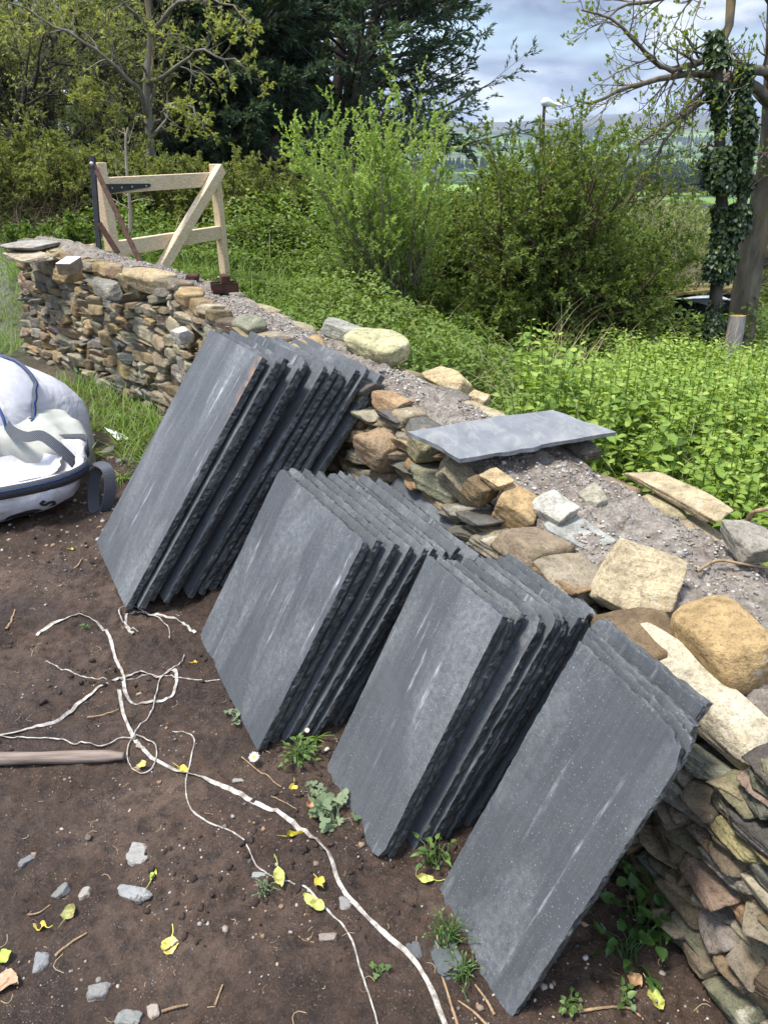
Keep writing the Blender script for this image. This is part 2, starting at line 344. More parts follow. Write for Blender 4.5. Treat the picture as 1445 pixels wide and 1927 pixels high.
def wall_side(x, y):                        # signed distance behind the front of the wall's line
    q = np.stack([np.ravel(x), np.ravel(y)], 1); out = np.empty(len(q))
    for i in range(0, len(q), 40000):
        d = q[i:i + 40000, None] - _ext[None]; k = (d ** 2).sum(-1).argmin(1); out[i:i + 40000] = np.einsum('ij,ij->i', d[np.arange(len(k)), k], _en[k])
    return out.reshape(np.shape(x))

# ------------------------------------------------------------------ ground
FAR_D = np.array([0, 12, 25, 60, 150, 350, 700, 1500, 2700, 3500, 4500, 5600, 6800, 9000])
FAR_Z = np.array([-.3, -1., -3.2, -9, -19, -31, -38, -40, -38, -12, 55, 105, 165, 90])
def far_z(x, y):
    d = np.hypot(x, y); az = np.arctan2(x, y); z = np.interp(d, FAR_D, FAR_Z)
    amp = np.interp(d, [0, 60, 400, 2500, 4500, 7000], [0, .5, 4, 9, 55, 70])
    z = z + amp * n2d(x / 1000., y / 1000., .62, 4, 31)
    z = z + 75 * np.exp(-((az - R(20)) / R(7.)) ** 2) * sstep(3600, 6200, d)
    return z
def gz_base(x, y, side=None):
    x = np.asarray(x, float); y = np.asarray(y, float); side = wall_side(x, y) if side is None else side
    back = .36 - .12 * np.clip(x + 1.6, 0, 40) - .07 * np.clip(y - 2, 0, 60) * sstep(-1.2, 2, x) + .035 * np.clip(-1.6 - x, 0, 12) + .03 * np.clip(y - 7, 0, 12) * (1 - sstep(-2.5, .5, x))
    wfar = sstep(11, 34, np.hypot(x, y)) * sstep(-.35, .1, x / np.maximum(np.abs(y), .1)) * (y > 0)
    back = back * (1 - wfar) + far_z(x, y) * wfar
    return back * sstep(.05, .55 + .12 * np.clip(-x - 3, 0, 10), side)
def gz(x, y):
    x = np.asarray(x, float); y = np.asarray(y, float); side = wall_side(x, y); z = gz_base(x, y, side); near = np.exp(-np.maximum(0, np.hypot(x, y) - 3.5) / 3.)
    z = z + .030 * n2d(x, y, 2.2, 3, 3) + near * (.052 * n2d(x, y, 7.5, 4, 5, .55) + .020 * (np.abs(n2d(x, y, 19, 3, 9, .6)) * -2 + .3) * (.35 + 1.3 * sstep(-.1, .15, n2d(x, y, 2.1, 2, 17))) + .015 * n2d(x, y, 60, 2, 12))
    rut = np.exp(-((x + .95 - .25 * (y - 2)) / .16) ** 2) * sstep(1.2, 1.9, y) * (1 - sstep(2.4, 3.2, y))
    return z - .022 * rut
def axis(lo, hi, step, far_lo, far_hi, g=1.06, far_step=None):
    a = list(np.arange(lo, hi, step)); s = step; x = hi
    while x < far_hi: a.append(x); s *= g; x += s
    a.append(far_hi); s = step; x = lo; bk = []
    while x > far_lo: s *= g; x -= s; bk.append(max(x, far_lo))
    return np.array(bk[::-1] + a)
gx = axis(-1.75, 1.0, .0105, -260, 320, 1.075); gy = axis(.72, 2.5, .0095, -60, 420, 1.05)
X, Y = np.meshgrid(gx, gy); Zg = gz(X, Y); nx, ny = len(gx), len(gy)
Zg = Zg - .6 * sstep(150, 200, np.hypot(X, Y))
idx = np.arange(nx * ny).reshape(ny, nx); q = np.stack([idx[:-1, :-1], idx[:-1, 1:], idx[1:, 1:], idx[1:, :-1]], -1).reshape(-1, 4)
side = wall_side(X, Y); dist = np.hypot(X, Y)
grassy = sstep(.15, .5, side)
lft = sstep(4.3, 5.2, Y + .35 * X + 0.9 * n2d(X, Y, 1.5, 3, 44)); grassy = np.maximum(grassy, lft * .8)
path = np.exp(-((X + 4.4 + .25 * (Y - 7)) / .55) ** 2) * sstep(4.5, 5.5, Y)
b = NB('muddy_ground'); v = b.co('Object'); a = b.attr('rgb'); sp = b.n('ShaderNodeSeparateColor', {0: a}); gm, pm = sp.outputs[0], sp.outputs[1]
n_a, n_b, n_c = b.noise(2.6, 5, .6, v), b.noise(26, 7, .68, v), b.noise(140, 4, .65, v)
mud = b.ramp(n_a, [(.34, (.030, .0170, .0105)), (.50, (.066, .0400, .0262)), (.68, (.120, .079, .054))])
mud = b.mix(b.ramp(n_b, [(.32, .85), (.56, 0.)]), mud, (.014, .0095, .0075))
mud = b.mix(b.ramp(n_c, [(.56, 0.), (.70, .6)]), mud, (.13, .096, .074))
vo = b.n('ShaderNodeTexVoronoi', {'Scale': 160., 'Vector': v, 'Randomness': 1.}); grit = b.math('MULTIPLY', b.ramp(vo.outputs['Distance'], [(.16, 1.), (.3, 0.)]), b.ramp(b.noise(9, 3, .6, v), [(.5, 0.), (.66, 1.)]))
mud = b.mix(b.math('MULTIPLY', grit, .55), mud, b.ramp(b.n('ShaderNodeSeparateColor', {0: vo.outputs['Color']}).outputs[0], [(0., (.10, .085, .075)), (.5, (.26, .23, .20)), (1., (.44, .42, .39))]))
grs = b.ramp(b.noise(1.3, 6, .65, v), [(.3, (.02, .028, .010)), (.5, (.045, .062, .018)), (.7, (.085, .11, .03))])
grs = b.mix(b.ramp(n_b, [(.4, .6), (.6, 0.)]), grs, (.03, .03, .012))
pth = b.ramp(n_b, [(.3, (.22, .20, .18)), (.7, (.36, .34, .31))])
col = b.mix(gm, mud, grs); col = b.mix(pm, col, pth)
rough = b.ramp(b.noise(4.5, 4, .6, v), [(.38, .38), (.58, .9)])
m_ground = b.bsdf(col, rough, b.bump(n_c, .7, .008, b.bump(n_b, 1., .026)), .35)
mk('ground', np.stack([X.ravel(), Y.ravel(), Zg.ravel()], 1), [q], m_ground, col=np.stack([grassy.ravel(), path.ravel(), 0 * grassy.ravel()], 1))['kind'] = 'structure'

# far valley and hills: a sheet of its own beyond the hillside
rr = np.concatenate([np.geomspace(140, 3000, 90), np.linspace(3040, 9500, 150)]); aa = np.linspace(R(-62), R(62), 260)
A_, R_ = np.meshgrid(aa, rr); HX, HY = R_ * np.sin(A_), R_ * np.cos(A_); HZ = far_z(HX, HY) - .2
hi = np.arange(HX.size).reshape(HX.shape); hq = np.stack([hi[:-1, :-1], hi[:-1, 1:], hi[1:, 1:], hi[1:, :-1]], -1).reshape(-1, 4)
b = NB('valley_fields'); v = b.co('Object', (.001, .001, 0)); dis = b.n('ShaderNodeVectorMath', {0: v, 1: b.n('ShaderNodeVectorMath', {0: b.n('ShaderNodeTexNoise', {'Scale': 3., 'Vector': v}).outputs[1], 1: (.12, .12, 0)}, operation='MULTIPLY').outputs[0]}, operation='ADD').outputs[0]
vo = b.n('ShaderNodeTexVoronoi', {'Scale': 4.6, 'Vector': dis}); ve = b.n('ShaderNodeTexVoronoi', {'Scale': 4.6, 'Vector': dis}, feature='DISTANCE_TO_EDGE')
rv = b.n('ShaderNodeSeparateColor', {0: vo.outputs['Color']}).outputs[0]
fld = b.ramp(rv, [(0., (.055, .095, .03)), (.25, (.12, .20, .045)), (.45, (.17, .26, .06)), (.62, (.10, .12, .05)), (.8, (.030, .048, .026)), (1., (.14, .23, .055))])
fld = b.mix(b.ramp(ve.outputs['Distance'], [(.03, 1.), (.07, 0.)]), fld, (.025, .04, .022))
pos = b.n('ShaderNodeSeparateXYZ', {0: b.n('ShaderNodeTexCoord').outputs['Object']}); hz_ = pos.outputs[2]
moor = b.ramp(b.noise(2.2, 5, .6, v), [(.35, (.045, .048, .04)), (.55, (.085, .078, .07)), (.7, (.12, .11, .09))])
fld = b.mix(b.ramp(b.math('DIVIDE', b.math('ADD', hz_, b.math('MULTIPLY', b.noise(3, 4, .6, v), 60.)), 200.), [(.52, 0.), (.62, 1.)]), fld, moor)
mk('hills', np.stack([HX.ravel(), HY.ravel(), HZ.ravel()], 1), [hq], b.bsdf(fld, .95, None, .05))['kind'] = 'structure'
# haze over the valley
hb = boxv((-9800, -130, -75), (9800, 9800, 460)); hz = mk('haze', hb, [BOXF], NB('haze').m, smooth=False); hz['kind'] = 'stuff'
tr_ = hz.data.materials[0].node_tree; pv = tr_.nodes.new('ShaderNodeVolumePrincipled'); pv.inputs['Density'].default_value = 8.5e-5; pv.inputs['Color'].default_value = (.72, .84, 1, 1); pv.inputs['Anisotropy'].default_value = .2
tr_.links.new(pv.outputs[0], [n for n in tr_.nodes if n.type == 'OUTPUT_MATERIAL'][0].inputs['Volume'])

# ------------------------------------------------------------------ dry stone wall
PAL = np.array([(.33, .26, .16), (.27, .255, .215), (.22, .175, .12), (.40, .36, .27), (.25, .235, .165), (.30, .25, .175), (.19, .18, .16), (.34, .25, .14), (.29, .26, .19)])
wall = thing('stone_wall', 'long dry stone wall of brown and grey field stones capped with crumbling mortar', 'wall')
rng = np.random.default_rng(11)
cells = []
def cut(s0, s1, h0, h1):
    wd, ht = s1 - s0, h1 - h0; big = rng.random() < .10; near = (s0 > WLEN - 2.2)
    wm, hm = (rng.uniform(.13, .30), rng.uniform(.034, .092)) if not big else (rng.uniform(.22, .34), rng.uniform(.11, .16))
    if near: wm, hm = rng.uniform(.09, .19), rng.uniform(.045, .10)
    if s0 < 2.8: wm *= 1.15; hm *= 1.25
    if ht > .30 or (ht > hm and ht / wd > .30 and ht > .045):
        k = h0 + ht * rng.uniform(.36, .64); cut(s0, s1, h0, k); cut(s0, s1, k, h1)
    elif wd > wm: k = s0 + wd * rng.uniform(.38, .62); cut(s0, k, h0, h1); cut(k, s1, h0, h1)
    elif ht > hm and ht > .05: k = h0 + ht * rng.uniform(.36, .64); cut(s0, s1, h0, k); cut(s0, s1, k, h1)
    else: cells.append((s0, s1, h0, h1))
sx = 0.
while sx < WLEN - .2: wseg = rng.uniform(.7, 1.1); cut(sx, min(sx + wseg, WLEN), -.06, .80); sx += wseg
HERO = [(PZ(a_, b_, c_ - dz_(a_)), r_ * 1.1) for a_, b_, c_, r_ in ((1362, 1222, .62, .15), (1195, 1090, .66, .11), (1320, 1312, .60, .13), (1260, 1258, .62, .11), (1385, 1370, .58, .10), (1170, 1130, .66, .09), (1085, 1003, .695, .10), (1042, 957, .735, .07), (966, 960, .71, .08), (902, 921, .735, .06), (868, 905, .70, .09), (716, 848, .63, .09), (738, 757, .775, .08), (797, 838, .745, .07), (283, 527, .835, .16), (203, 535, .82, .12), (127, 513, .845, .08), (345, 632, .66, .07), (1420, 1160, .62, .12))]
acc = Acc()
def put_stone(a_, s, h, dims, out, tilt, n=9, tintc=None, lean=0., p=None, yaw=0.):
    bp, t, nn, top, th = wall_at(s)
    V, F = rock(rng, dims, n, p or rng.uniform(22, 70), rng.integers(6, 13), .53, .028, rng.uniform(.02, .10))
    V = V @ rotx(lean + rng.normal(0, .10)).T @ roty(tilt).T @ rotz(rng.normal(0, .10) + yaw).T
    fr = np.array([[t[0], t[1], 0], [nn[0], nn[1], 0], [0, 0, 1]])
    gz0 = np.array([bp[0] + nn[0] * (BATTER * h / .8 + out), bp[1] + nn[1] * (BATTER * h / .8 + out), h])
    if any(np.linalg.norm(gz0 - h_) < r_h for h_, r_h in HERO): return
    c = (PAL[rng.integers(len(PAL))] if tintc is None else np.array(tintc)) * rng.uniform(.62, 1.12) * (.82 if s > WLEN - 2.2 else 1.) * (1 + rng.normal(0, .04, 3))  # near stretch tinted darker, its shade and moss put into the colour
    a_.add(V @ fr + gz0, f4=F, c=c)
_, _, _, topc, _ = wall_at(np.array([(c[0] + c[1]) / 2 for c in cells]))
for (s0, s1, h0, h1), tp in zip(cells, topc):
    k = (tp - .015) / .80; h0, h1 = h0 * k, h1 * k; wd, ht = s1 - s0, h1 - h0
    dp = rng.uniform(.13, .2)
    put_stone(acc, (s0 + s1) / 2 + rng.normal(0, .008), (h0 + h1) / 2, (wd * 1.10, dp, ht * 1.16), dp * .5 - rng.uniform(-.014, .034), rng.normal(0, .10), 13)
s = .03                                     # jagged top edge, front and back
while s < WLEN - .1:
    wd = rng.uniform(.08, .20); bp, t, nn, top, th = wall_at(s + wd / 2)
    put_stone(acc, s + wd / 2, top - .01 - .035 * (.3 < s < 2.2) + rng.normal(0, .012), (wd * 1.08, rng.uniform(.09, .17), rng.uniform(.04, .075)), .06 - rng.uniform(-.005, .03), rng.normal(0, .08), 9)
    s += wd
s = .03
while s < WLEN - .1:
    wd = rng.uniform(.12, .30); bp, t, nn, top, th = wall_at(s + wd / 2)
    put_stone(acc, s + wd / 2, top - .055, (wd * 1.08, rng.uniform(.08, .13), rng.uniform(.05, .09)), th - BATTER - .03 + rng.normal(0, .02), rng.normal(0, .08), 7, tintc=[(.42, .35, .22), (.36, .30, .2), (.38, .36, .3)][rng.integers(3)])
    for hh in np.arange(.05, top - .12, .11): put_stone(acc, s + wd / 2, hh, (wd * 1.1, .15, .125), th - .10, rng.normal(0, .08), 7)
    s += wd
for h in np.arange(0.02, .84, .085):           # the left end
    for o_ in (.12, .34): put_stone(acc, .04, h, (.17, .25, .10), o_, rng.normal(0, .08), 7)
acc.build('stonework', M['stone'], wall)
# earth and mortar inside
ss = np.linspace(.04, WLEN, 160); bp, t, nn, top, th = wall_at(ss); ins = .085
prof = [(ins, -.1), (ins + BATTER, top - .05), (th - .09 - BATTER * .3, top - .08), (th - .1, -.9)]
V = np.stack([np.column_stack([bp + nn * np.broadcast_to(o_, (160,))[:, None], np.broadcast_to(z_, (160,))]) for o_, z_ in prof], 1)
i = np.arange(159)[:, None] * 4; j = np.arange(3)[None]; qf = np.stack([i + j, i + j + 1, i + j + 5, i + j + 4], -1).reshape(-1, 4)
mk('core', V.reshape(-1, 3), [qf, [[0, 1, 2, 3]]], M['earth_core'], wall)
# crumbling mortar along the top
ns, nc = 900, 60; ss = np.linspace(.02, WLEN, ns); bp, t, nn, top, th = wall_at(ss); uu = np.linspace(0, 1, nc)
def top_xyz(si, u):
    bp, t, nn, top, th = wall_at(si); o_ = .055 + BATTER + u * (th - .10 - BATTER); xy = bp + nn * o_[..., None]
    ed = np.minimum(u, 1 - u); arch = sstep(0, .35, ed)
    z = top - .012 + (.022 + .028 * np.exp(-((si - .65) / .5) ** 2)) * arch + .022 * n2d(xy[..., 0], xy[..., 1], 5.5, 3, 61) + .058 * n2d(xy[..., 0], xy[..., 1], 15, 3, 62, .6) * (.35 + .65 * sstep(1.2, 2.2, si)) + .032 * n2d(xy[..., 0], xy[..., 1], 46, 2, 63)
    return np.concatenate([xy, (z - .05 * (1 - sstep(0, .12, ed)))[..., None]], -1)
S_, U_ = np.meshgrid(ss, uu, indexing='ij'); V = top_xyz(S_, U_); ii = np.arange(ns * nc).reshape(ns, nc)
mk('mortar_top', V.reshape(-1, 3), [np.stack([ii[:-1, :-1], ii[1:, :-1], ii[1:, 1:], ii[:-1, 1:]], -1).reshape(-1, 4)], M['rubble'], wall)
def pebbles(P, size, rng, n=2, pal=None):
    D, F = CS[n]; m = len(P); pal = pal if pal is not None else np.array([(.33, .31, .28), (.25, .235, .215), (.40, .375, .34), (.28, .23, .17), (.17, .155, .145), (.45, .43, .40), (.25, .175, .12)])
    sc = size[:, None, None] * rng.uniform(.55, 1.15, (m, 1, 3)); V = D[None] * sc * (1 + rng.normal(0, .13, (m, len(D), 1)))
    an = rng.random(m) * 6.28; c, s_ = np.cos(an)[:, None], np.sin(an)[:, None]
    V = np.stack([V[..., 0] * c - V[..., 1] * s_, V[..., 0] * s_ + V[..., 1] * c, V[..., 2] * .75], -1) + P[:, None]
    col = np.repeat(pal[rng.integers(len(pal), size=m)] * rng.uniform(.7, 1.2, (m, 1)), len(D), 0)
    return V.reshape(-1, 3), (np.arange(m)[:, None, None] * len(D) + F[None]).reshape(-1, 4), col
def build_pebbles(name, P, size, rng, parent=None, n=2, pal=None):
    V, F, c = pebbles(P, size, rng, n, pal); return mk(name, V, [F], M['pebble'], parent, True, col=c)
m = 11000; si = WLEN - rng.random(m) ** .8 * (WLEN - 1.2); u = rng.uniform(.02, .98, m); P = top_xyz(si, u)
dens = n2d(P[:, 0], P[:, 1], 4, 3, 77) > -.09; P = P[dens]; size = rng.uniform(.0020, .0066, len(P)) * (1 + 1.0 * (rng.random(len(P)) < .04))
build_pebbles('loose_gravel', P + [0, 0, .002], size, rng, wall)['kind'] = 'stuff'

# loose stones lying along the top of the wall: each a thing
def cap(name, label, px, py, z, dims, yaw=0., tx=0., ty=0., c=(.4, .3, .18), seed=0, p=14, cuts=7, y=None, strata=.05, rough=.035, group=None):
    r_ = np.random.default_rng(900 + seed); V, F = rock(r_, np.array(dims) * (1.09 if px > 440 else 1.), 26, p * 1.7 if p > 8 else p, cuts + 4, .5, rough, strata)
    loc = PZ(px, py, z - dz_(px))
    s_ = _ws[np.argmin(((_wl - loc[:2]) ** 2).sum(1))]; _, t_, _, _, _ = wall_at(s_); a0 = math.atan2(t_[1], t_[0])
    V = V @ (rotz(a0 + yaw) @ rotx(tx) @ roty(ty)).T
    o = mk(name, V, [F], M['cap_stone'], None, True, col=np.broadcast_to(np.array(c), (len(V), 3))); o.location = loc
    return tag(o, label, 'stone', group)
cap('boulder', 'big rounded ochre boulder on the wall top at the right edge', 1366, 1215, .65, (.24, .16, .155), -.05, .2, .1, (.42, .30, .15), 1, 6.5, 7, strata=.02)
cap('angular_stone', 'large angular tan stone standing tilted beside the ochre boulder', 1205, 1100, .69, (.185, .18, .055), .55, .80, .22, (.50, .42, .28), 6, 40, 10)
cap('long_stone', 'long whitish lichen-crusted stone running under the ochre boulder', 1322, 1306, .588, (.36, .11, .075), .0, .35, .08, (.52, .47, .36), 3, 13, 7)
cap('flat_stone', 'thin grey slate-like stone lying flat beside the tilted tan stone', 1085, 1003, .695, (.17, .11, .03), .25, .1, .05, (.33, .34, .32), 4, 22, 6)
cap('pale_stone', 'pale grey wedge stone at the gravel edge above the thin grey stone', 1042, 957, .735, (.12, .09, .05), .1, .25, .1, (.46, .45, .40), 5, 18, 7)
cap('block_stone', 'tan block stone with a sharp top edge behind the third slate stack', 966, 960, .71, (.11, .10, .10), .5, .2, .4, (.42, .30, .16), 7, 22, 4)
cap('dark_stone', 'small dark brown stone under a tan flake above the second slate stack', 902, 921, .735, (.08, .08, .065), .3, .1, .3, (.19, .14, .08), 8, 20, 6)
cap('stone_flake', 'small flat tan flake perched on the small dark brown stone', 934, 903, .785, (.085, .06, .025), .2, .1, .15, (.45, .34, .2), 9, 20, 6)
cap('leaning_stone', 'brown and grey leaning stone beneath the slate sheet on the wall', 868, 905, .70, (.18, .10, .07), .2, .3, .75, (.30, .26, .18), 10, 16, 7)
cap('round_stone', 'rounded rusty brown stone right of the tallest slate stack', 716, 848, .63, (.13, .11, .14), .1, .1, .1, (.34, .25, .16), 12, 9, 5)
cap('brown_stone', 'orange-brown broken stone above the rounded rusty stone', 738, 757, .775, (.15, .10, .055), .1, .1, .1, (.36, .25, .15), 13, 18, 6)
cap('mossy_stone', 'mossy brown stone propping the near corner of the slate sheet', 797, 838, .745, (.11, .10, .09), .1, .1, .1, (.30, .27, .16), 14, 9, 5)
cap('lichen_stone', 'pale yellow-green lichen boulder lying on the middle of the wall top', 713, 652, .86, (.32, .20, .11), .1, .15, .12, (.47, .45, .27), 15, 6, 9, strata=0, rough=.06)
cap('grey_stone', 'flat grey stone behind the pale yellow-green lichen boulder', 648, 622, .83, (.20, .11, .06), .5, .1, .2, (.32, .32, .28), 16, 20, 5)
cap('sandy_stone', 'sandy tan stone on the far edge of the wall top', 838, 722, .76, (.20, .13, .09), .15, .2, .1, (.50, .40, .24), 17, 14, 6)
cap('small_sandy_stone', 'small sandy stone with dry moss beside the larger sandy tan stone', 900, 752, .745, (.09, .07, .05), .15, .2, .1, (.50, .40, .25), 18, 14, 6)
cap('lump_of_mortar', 'grey lump bedded in the gravel on the wall top', 1113, 943, .71, (.075, .065, .07), .1, .2, .3, (.36, .34, .27), 19, 14, 6)
cap('edge_slab', 'long thin tan slab along the nettle side of the wall top', 1278, 928, .69, (.30, .10, .03), .05, .12, .02, (.45, .37, .24), 20, 16, 6)
cap('two_tone_stone', 'grey stone with a rusty brown end on the wall at the right edge', 1412, 1020, .70, (.14, .10, .065), -.5, .1, .1, (.31, .29, .25), 21, 20, 5)
cap('cap_flag', 'grey flagstone jutting from the far end of the wall top', 58, 462, .915, (.34, .30, .035), .35, .05, .0, (.34, .32, .29), 22, 20, 6)
cap('lower_flag', 'tan flagstone under the jutting grey flagstone at the wall end', 50, 482, .86, (.40, .26, .045), .1, .05, .05, (.40, .34, .25), 27, 20, 6)
cap('cube_stone', 'ochre cube stone under the white-topped timber offcut', 127, 513, .845, (.14, .14, .12), .5, .1, .2, (.38, .28, .14), 23, 20, 4)
cap('broad_cap_stone', 'broad tan cap stone on the wall in front of the wooden gate', 283, 527, .835, (.36, .20, .11), .1, .15, .05, (.42, .34, .21), 24, 13, 6)
cap('grey_cap_stone', 'dark grey cap stone left of the broad tan cap stone', 203, 543, .78, (.22, .12, .09), .1, .1, .15, (.24, .23, .20), 25, 16, 6)
cap('quartz_stone', 'white quartz-streaked stone in the wall beside the tallest slate stack', 345, 632, .66, (.10, .09, .085), .1, .1, .1, (.50, .48, .44), 26, 12, 8)
cap('prop_stone', 'dark flat stone wedged under the far corner of the slate sheet', 1085, 842, .74, (.14, .09, .05), .1, .1, .1, (.12, .11, .09), 28, 18, 6)

# ------------------------------------------------------------------ slates
def slate_mesh(W, H, T, seed, chip=1., corner=None):
    r_ = np.random.default_rng(seed); st = .0065
    per = []
    nxp, nyp = max(4, int(W / st)), max(4, int(H / st))
    for k in range(nxp): per.append((W * k / nxp, 0, 0, -1))
    for k in range(nyp): per.append((W, H * k / nyp, 1, 0))
    for k in range(nxp): per.append((W - W * k / nxp, H, 0, 1))
    for k in range(nyp): per.append((0, H - H * k / nyp, -1, 0))
    per = np.array(per); n = len(per); xy, out = per[:, :2], per[:, 2:]
    so_ = r_.uniform(0, 99); q = np.column_stack([xy, np.full(n, so_)])
    def nz(f, o, s): return (vnoise(q * [f, f, 1] + o, s) - .5)
    Lp = np.cumsum(np.r_[0, np.linalg.norm(np.diff(xy, axis=0), axis=1)])
    def scallops():                           # shell-shaped flakes struck off the edge, uneven in length and depth
        kn = np.cumsum(r_.uniform(.010, .075, 500) * r_.uniform(.35, 1, 500)); kn = kn[kn < Lp[-1] + .08]; dep = r_.uniform(0, 1., len(kn) + 1) ** 1.8; ci = np.searchsorted(kn, Lp); lo_ = np.r_[0, kn][ci]; h2 = kn[np.minimum(ci, len(kn) - 1)]
        u = np.clip((Lp - lo_) / np.maximum(h2 - lo_, 1e-4), 0, 1); m = r_.uniform(.25, .75, len(kn) + 1)[ci]; return dep[ci] * np.minimum(u / m, (1 - u) / (1 - m)) ** .7
    sA, sB, sC = scallops(), scallops(), scallops()
    rings = []
    lay = [(0., 0., .0036), (.15, .0020, .003), (.4, .0026, .004), (.65, .0016, .004), (.88, -.001, .004), (1., -.0045, .004)]
    for k, (zf, o0, am) in enumerate(lay):
        zz = -T * zf + (T * .09 * nz(45, 9 * k, 5) * 2 if 0 < k < 5 else 0)
        d = o0 * chip + chip * am * (.8 * nz(24, 1.6 * k, 2) + .6 * nz(75, 2.7 * k, 3)) - chip * (.010 * sA * [.2, .8, 1., .35, .0, .0][k] + .010 * sB * [0., .1, .45, 1., .7, .2][k] + .006 * sC * [.0, .5, .2, .2, .5, .3][k]) - .003 * (nz(3, 0, 7) > .34)
        rings.append(np.column_stack([xy + out * d[:, None], np.broadcast_to(zz, (n,))]))
    if corner:                                # knocked-off corners
        for cx, cy, rad in corner:
            for g in rings:
                dd = np.hypot(g[:, 0] - cx * W, g[:, 1] - cy * H); k_ = np.clip(1 - dd / rad, 0, 1); g[:, 0] += k_ * (.5 - cx) * rad * .55; g[:, 1] += k_ * (.5 - cy) * rad * .55
    inner = rings[0].copy(); ctr = np.array([W / 2, H / 2]); inner[:, :2] = ctr + (inner[:, :2] - ctr) * (1 - .006 / np.array([W, H])); inner[:, 2] += .0004
    V = np.vstack([inner] + rings); K = np.arange(n); kn = (K + 1) % n; f4, mi = [], []
    f4.append(np.stack([K, K + n, kn + n, kn], -1)); mi += [0] * n
    for k in range(1, len(rings)): f4.append(np.stack([K + k * n, K + (k + 1) * n, kn + (k + 1) * n, kn + k * n], -1)); mi += [1] * n
    last = len(rings) * n
    faces = [K[None], np.vstack(f4), (last + K[::-1])[None]]; mi = [0] + mi + [0]
    sm = np.array([False] + [False] * (len(mi) - 2) + [False])
    return V, faces, mi, sm
ORD = ['front', 'second', 'third', 'fourth', 'fifth', 'sixth', 'seventh', 'eighth', 'ninth', 'tenth', 'eleventh', 'twelfth', 'thirteenth']
STACKS = [  # BL corner, yaw, lean, width, length, n, bottom step, top step, thickness, words
    ((-1.295, 2.787, .017), -60.0, 35.9, .617, 1.086, 11, .0465, .0465, .0310, 'tall stack nearest the white bag', .0065),
    ((-.682, 2.125, -.002), -62.1, 31.9, .664, .701, 12, .0400, .0445, .0285, 'wide stack second from the white bag', .0085),
    ((-.172, 1.489, -.004), -63.0, 29.0, .348, .707, 9, .0320, .0365, .0245, 'narrow stack third from the white bag', .006),
    ((.128, 1.111, -.004), -66.1, 23.2, .312, .748, 5, .0260, .0250, .0195, 'stack nearest the viewer', .002)]
LOOK = {(0, 0): 'tall smooth blue-grey slate slab with a rusty top corner, front of the stack nearest the white bag',
        (1, 0): 'broad slate slab with chalky white streaks, front of the second stack from the white bag',
        (2, 0): 'narrow slate slab with one long white scratch, front of the third stack from the white bag',
        (3, 0): 'nearest slate slab, dark with white specks, lying foremost at the picture foot'}
for si_, (BL, yaw, lean, W, H, cnt, pb, ptop, T, words, shr) in enumerate(STACKS):
    r_ = np.random.default_rng(40 + si_); a = np.array([math.cos(R(yaw)), math.sin(R(yaw)), 0]); nn = np.array([-a[1], a[0], 0]); aoff = 0
    extra = 0
    for k in range(cnt):
        th = T * r_.uniform(.70, 1.0); Hk = H * (1 - shr * k * r_.uniform(.8, 1.15)) if k else H; Wk = W * r_.uniform(.975, 1.01) if k else W
        if si_ == 2 and k in (3, 4): th = T * 1.08
        if si_ == 0 and k in (3, 8): th = T * .72
        if si_ == 1 and k == 7: th = T * .7
        top_h = H * math.sin(R(lean)) + ptop * k + extra; bot = pb * k + extra; rise = min(.995, (top_h - bot) / Hk); ln = math.asin(rise)
        ao = (r_.normal(0, .015) + (.004 * k if si_ < 2 else .002 * k)) if k else 0
        if k in ((3, 7), (2, 6, 9), (2, 5), (3,))[si_]: ao += r_.choice([-1, 1]) * r_.uniform(.012, .024); Hk *= r_.uniform(.965, 1.0)
        if si_ == 3 and k: ao = -.012 * k + r_.normal(0, .004)
        ya = R(r_.normal(0, .25)) if k else 0
        a2 = np.array([math.cos(R(yaw) + ya), math.sin(R(yaw) + ya), [.029, .043, .054, -.041][si_] * (1 - .1 * k) if k < 10 else 0]); a2 = nrm(a2); n2_ = np.array([-a[1], a[0], 0])
        up = n2_ * math.sin(ln) + np.array([0, 0, math.cos(ln)]); up = nrm(up - a2 * (a2 @ up)); nr = np.cross(a2, up)
        org = np.array(BL) + nn * bot + a * ao + [0, 0, -.006]
        corners = [(1, 1, .05)] if (si_, k) == (3, 0) else ([(0, 1, .03), (1, 1, .018)] if (si_, k) == (1, 0) else [(int(r_.random() < .5), int(r_.random() < .7), r_.uniform(.015, .05))])
        V, fc, mi, sm = slate_mesh(Wk, Hk, th, 70 + 20 * si_ + k, 1. if k or si_ != 2 else .6, corners)
        o = mk('slate_slab', V, fc, [M['slate_face'], M['slate_edge']], None, sm, midx=mi)
        Mx = Matrix.Identity(4)
        for q_, ax in enumerate((a2, up, nr)):
            for z_ in range(3): Mx[z_][q_] = ax[z_]
        for z_ in range(3): Mx[z_][3] = org[z_]
        o.matrix_world = Mx
        lab = LOOK.get((si_, k)) or ('rearmost slate slab against the wall in the ' + words if k == cnt - 1 else f'dark slate slab with rough edges, {ORD[k]} from the front in the {words}')
        tag(o, lab, 'slate slab', 'slate slabs leaning on the wall')
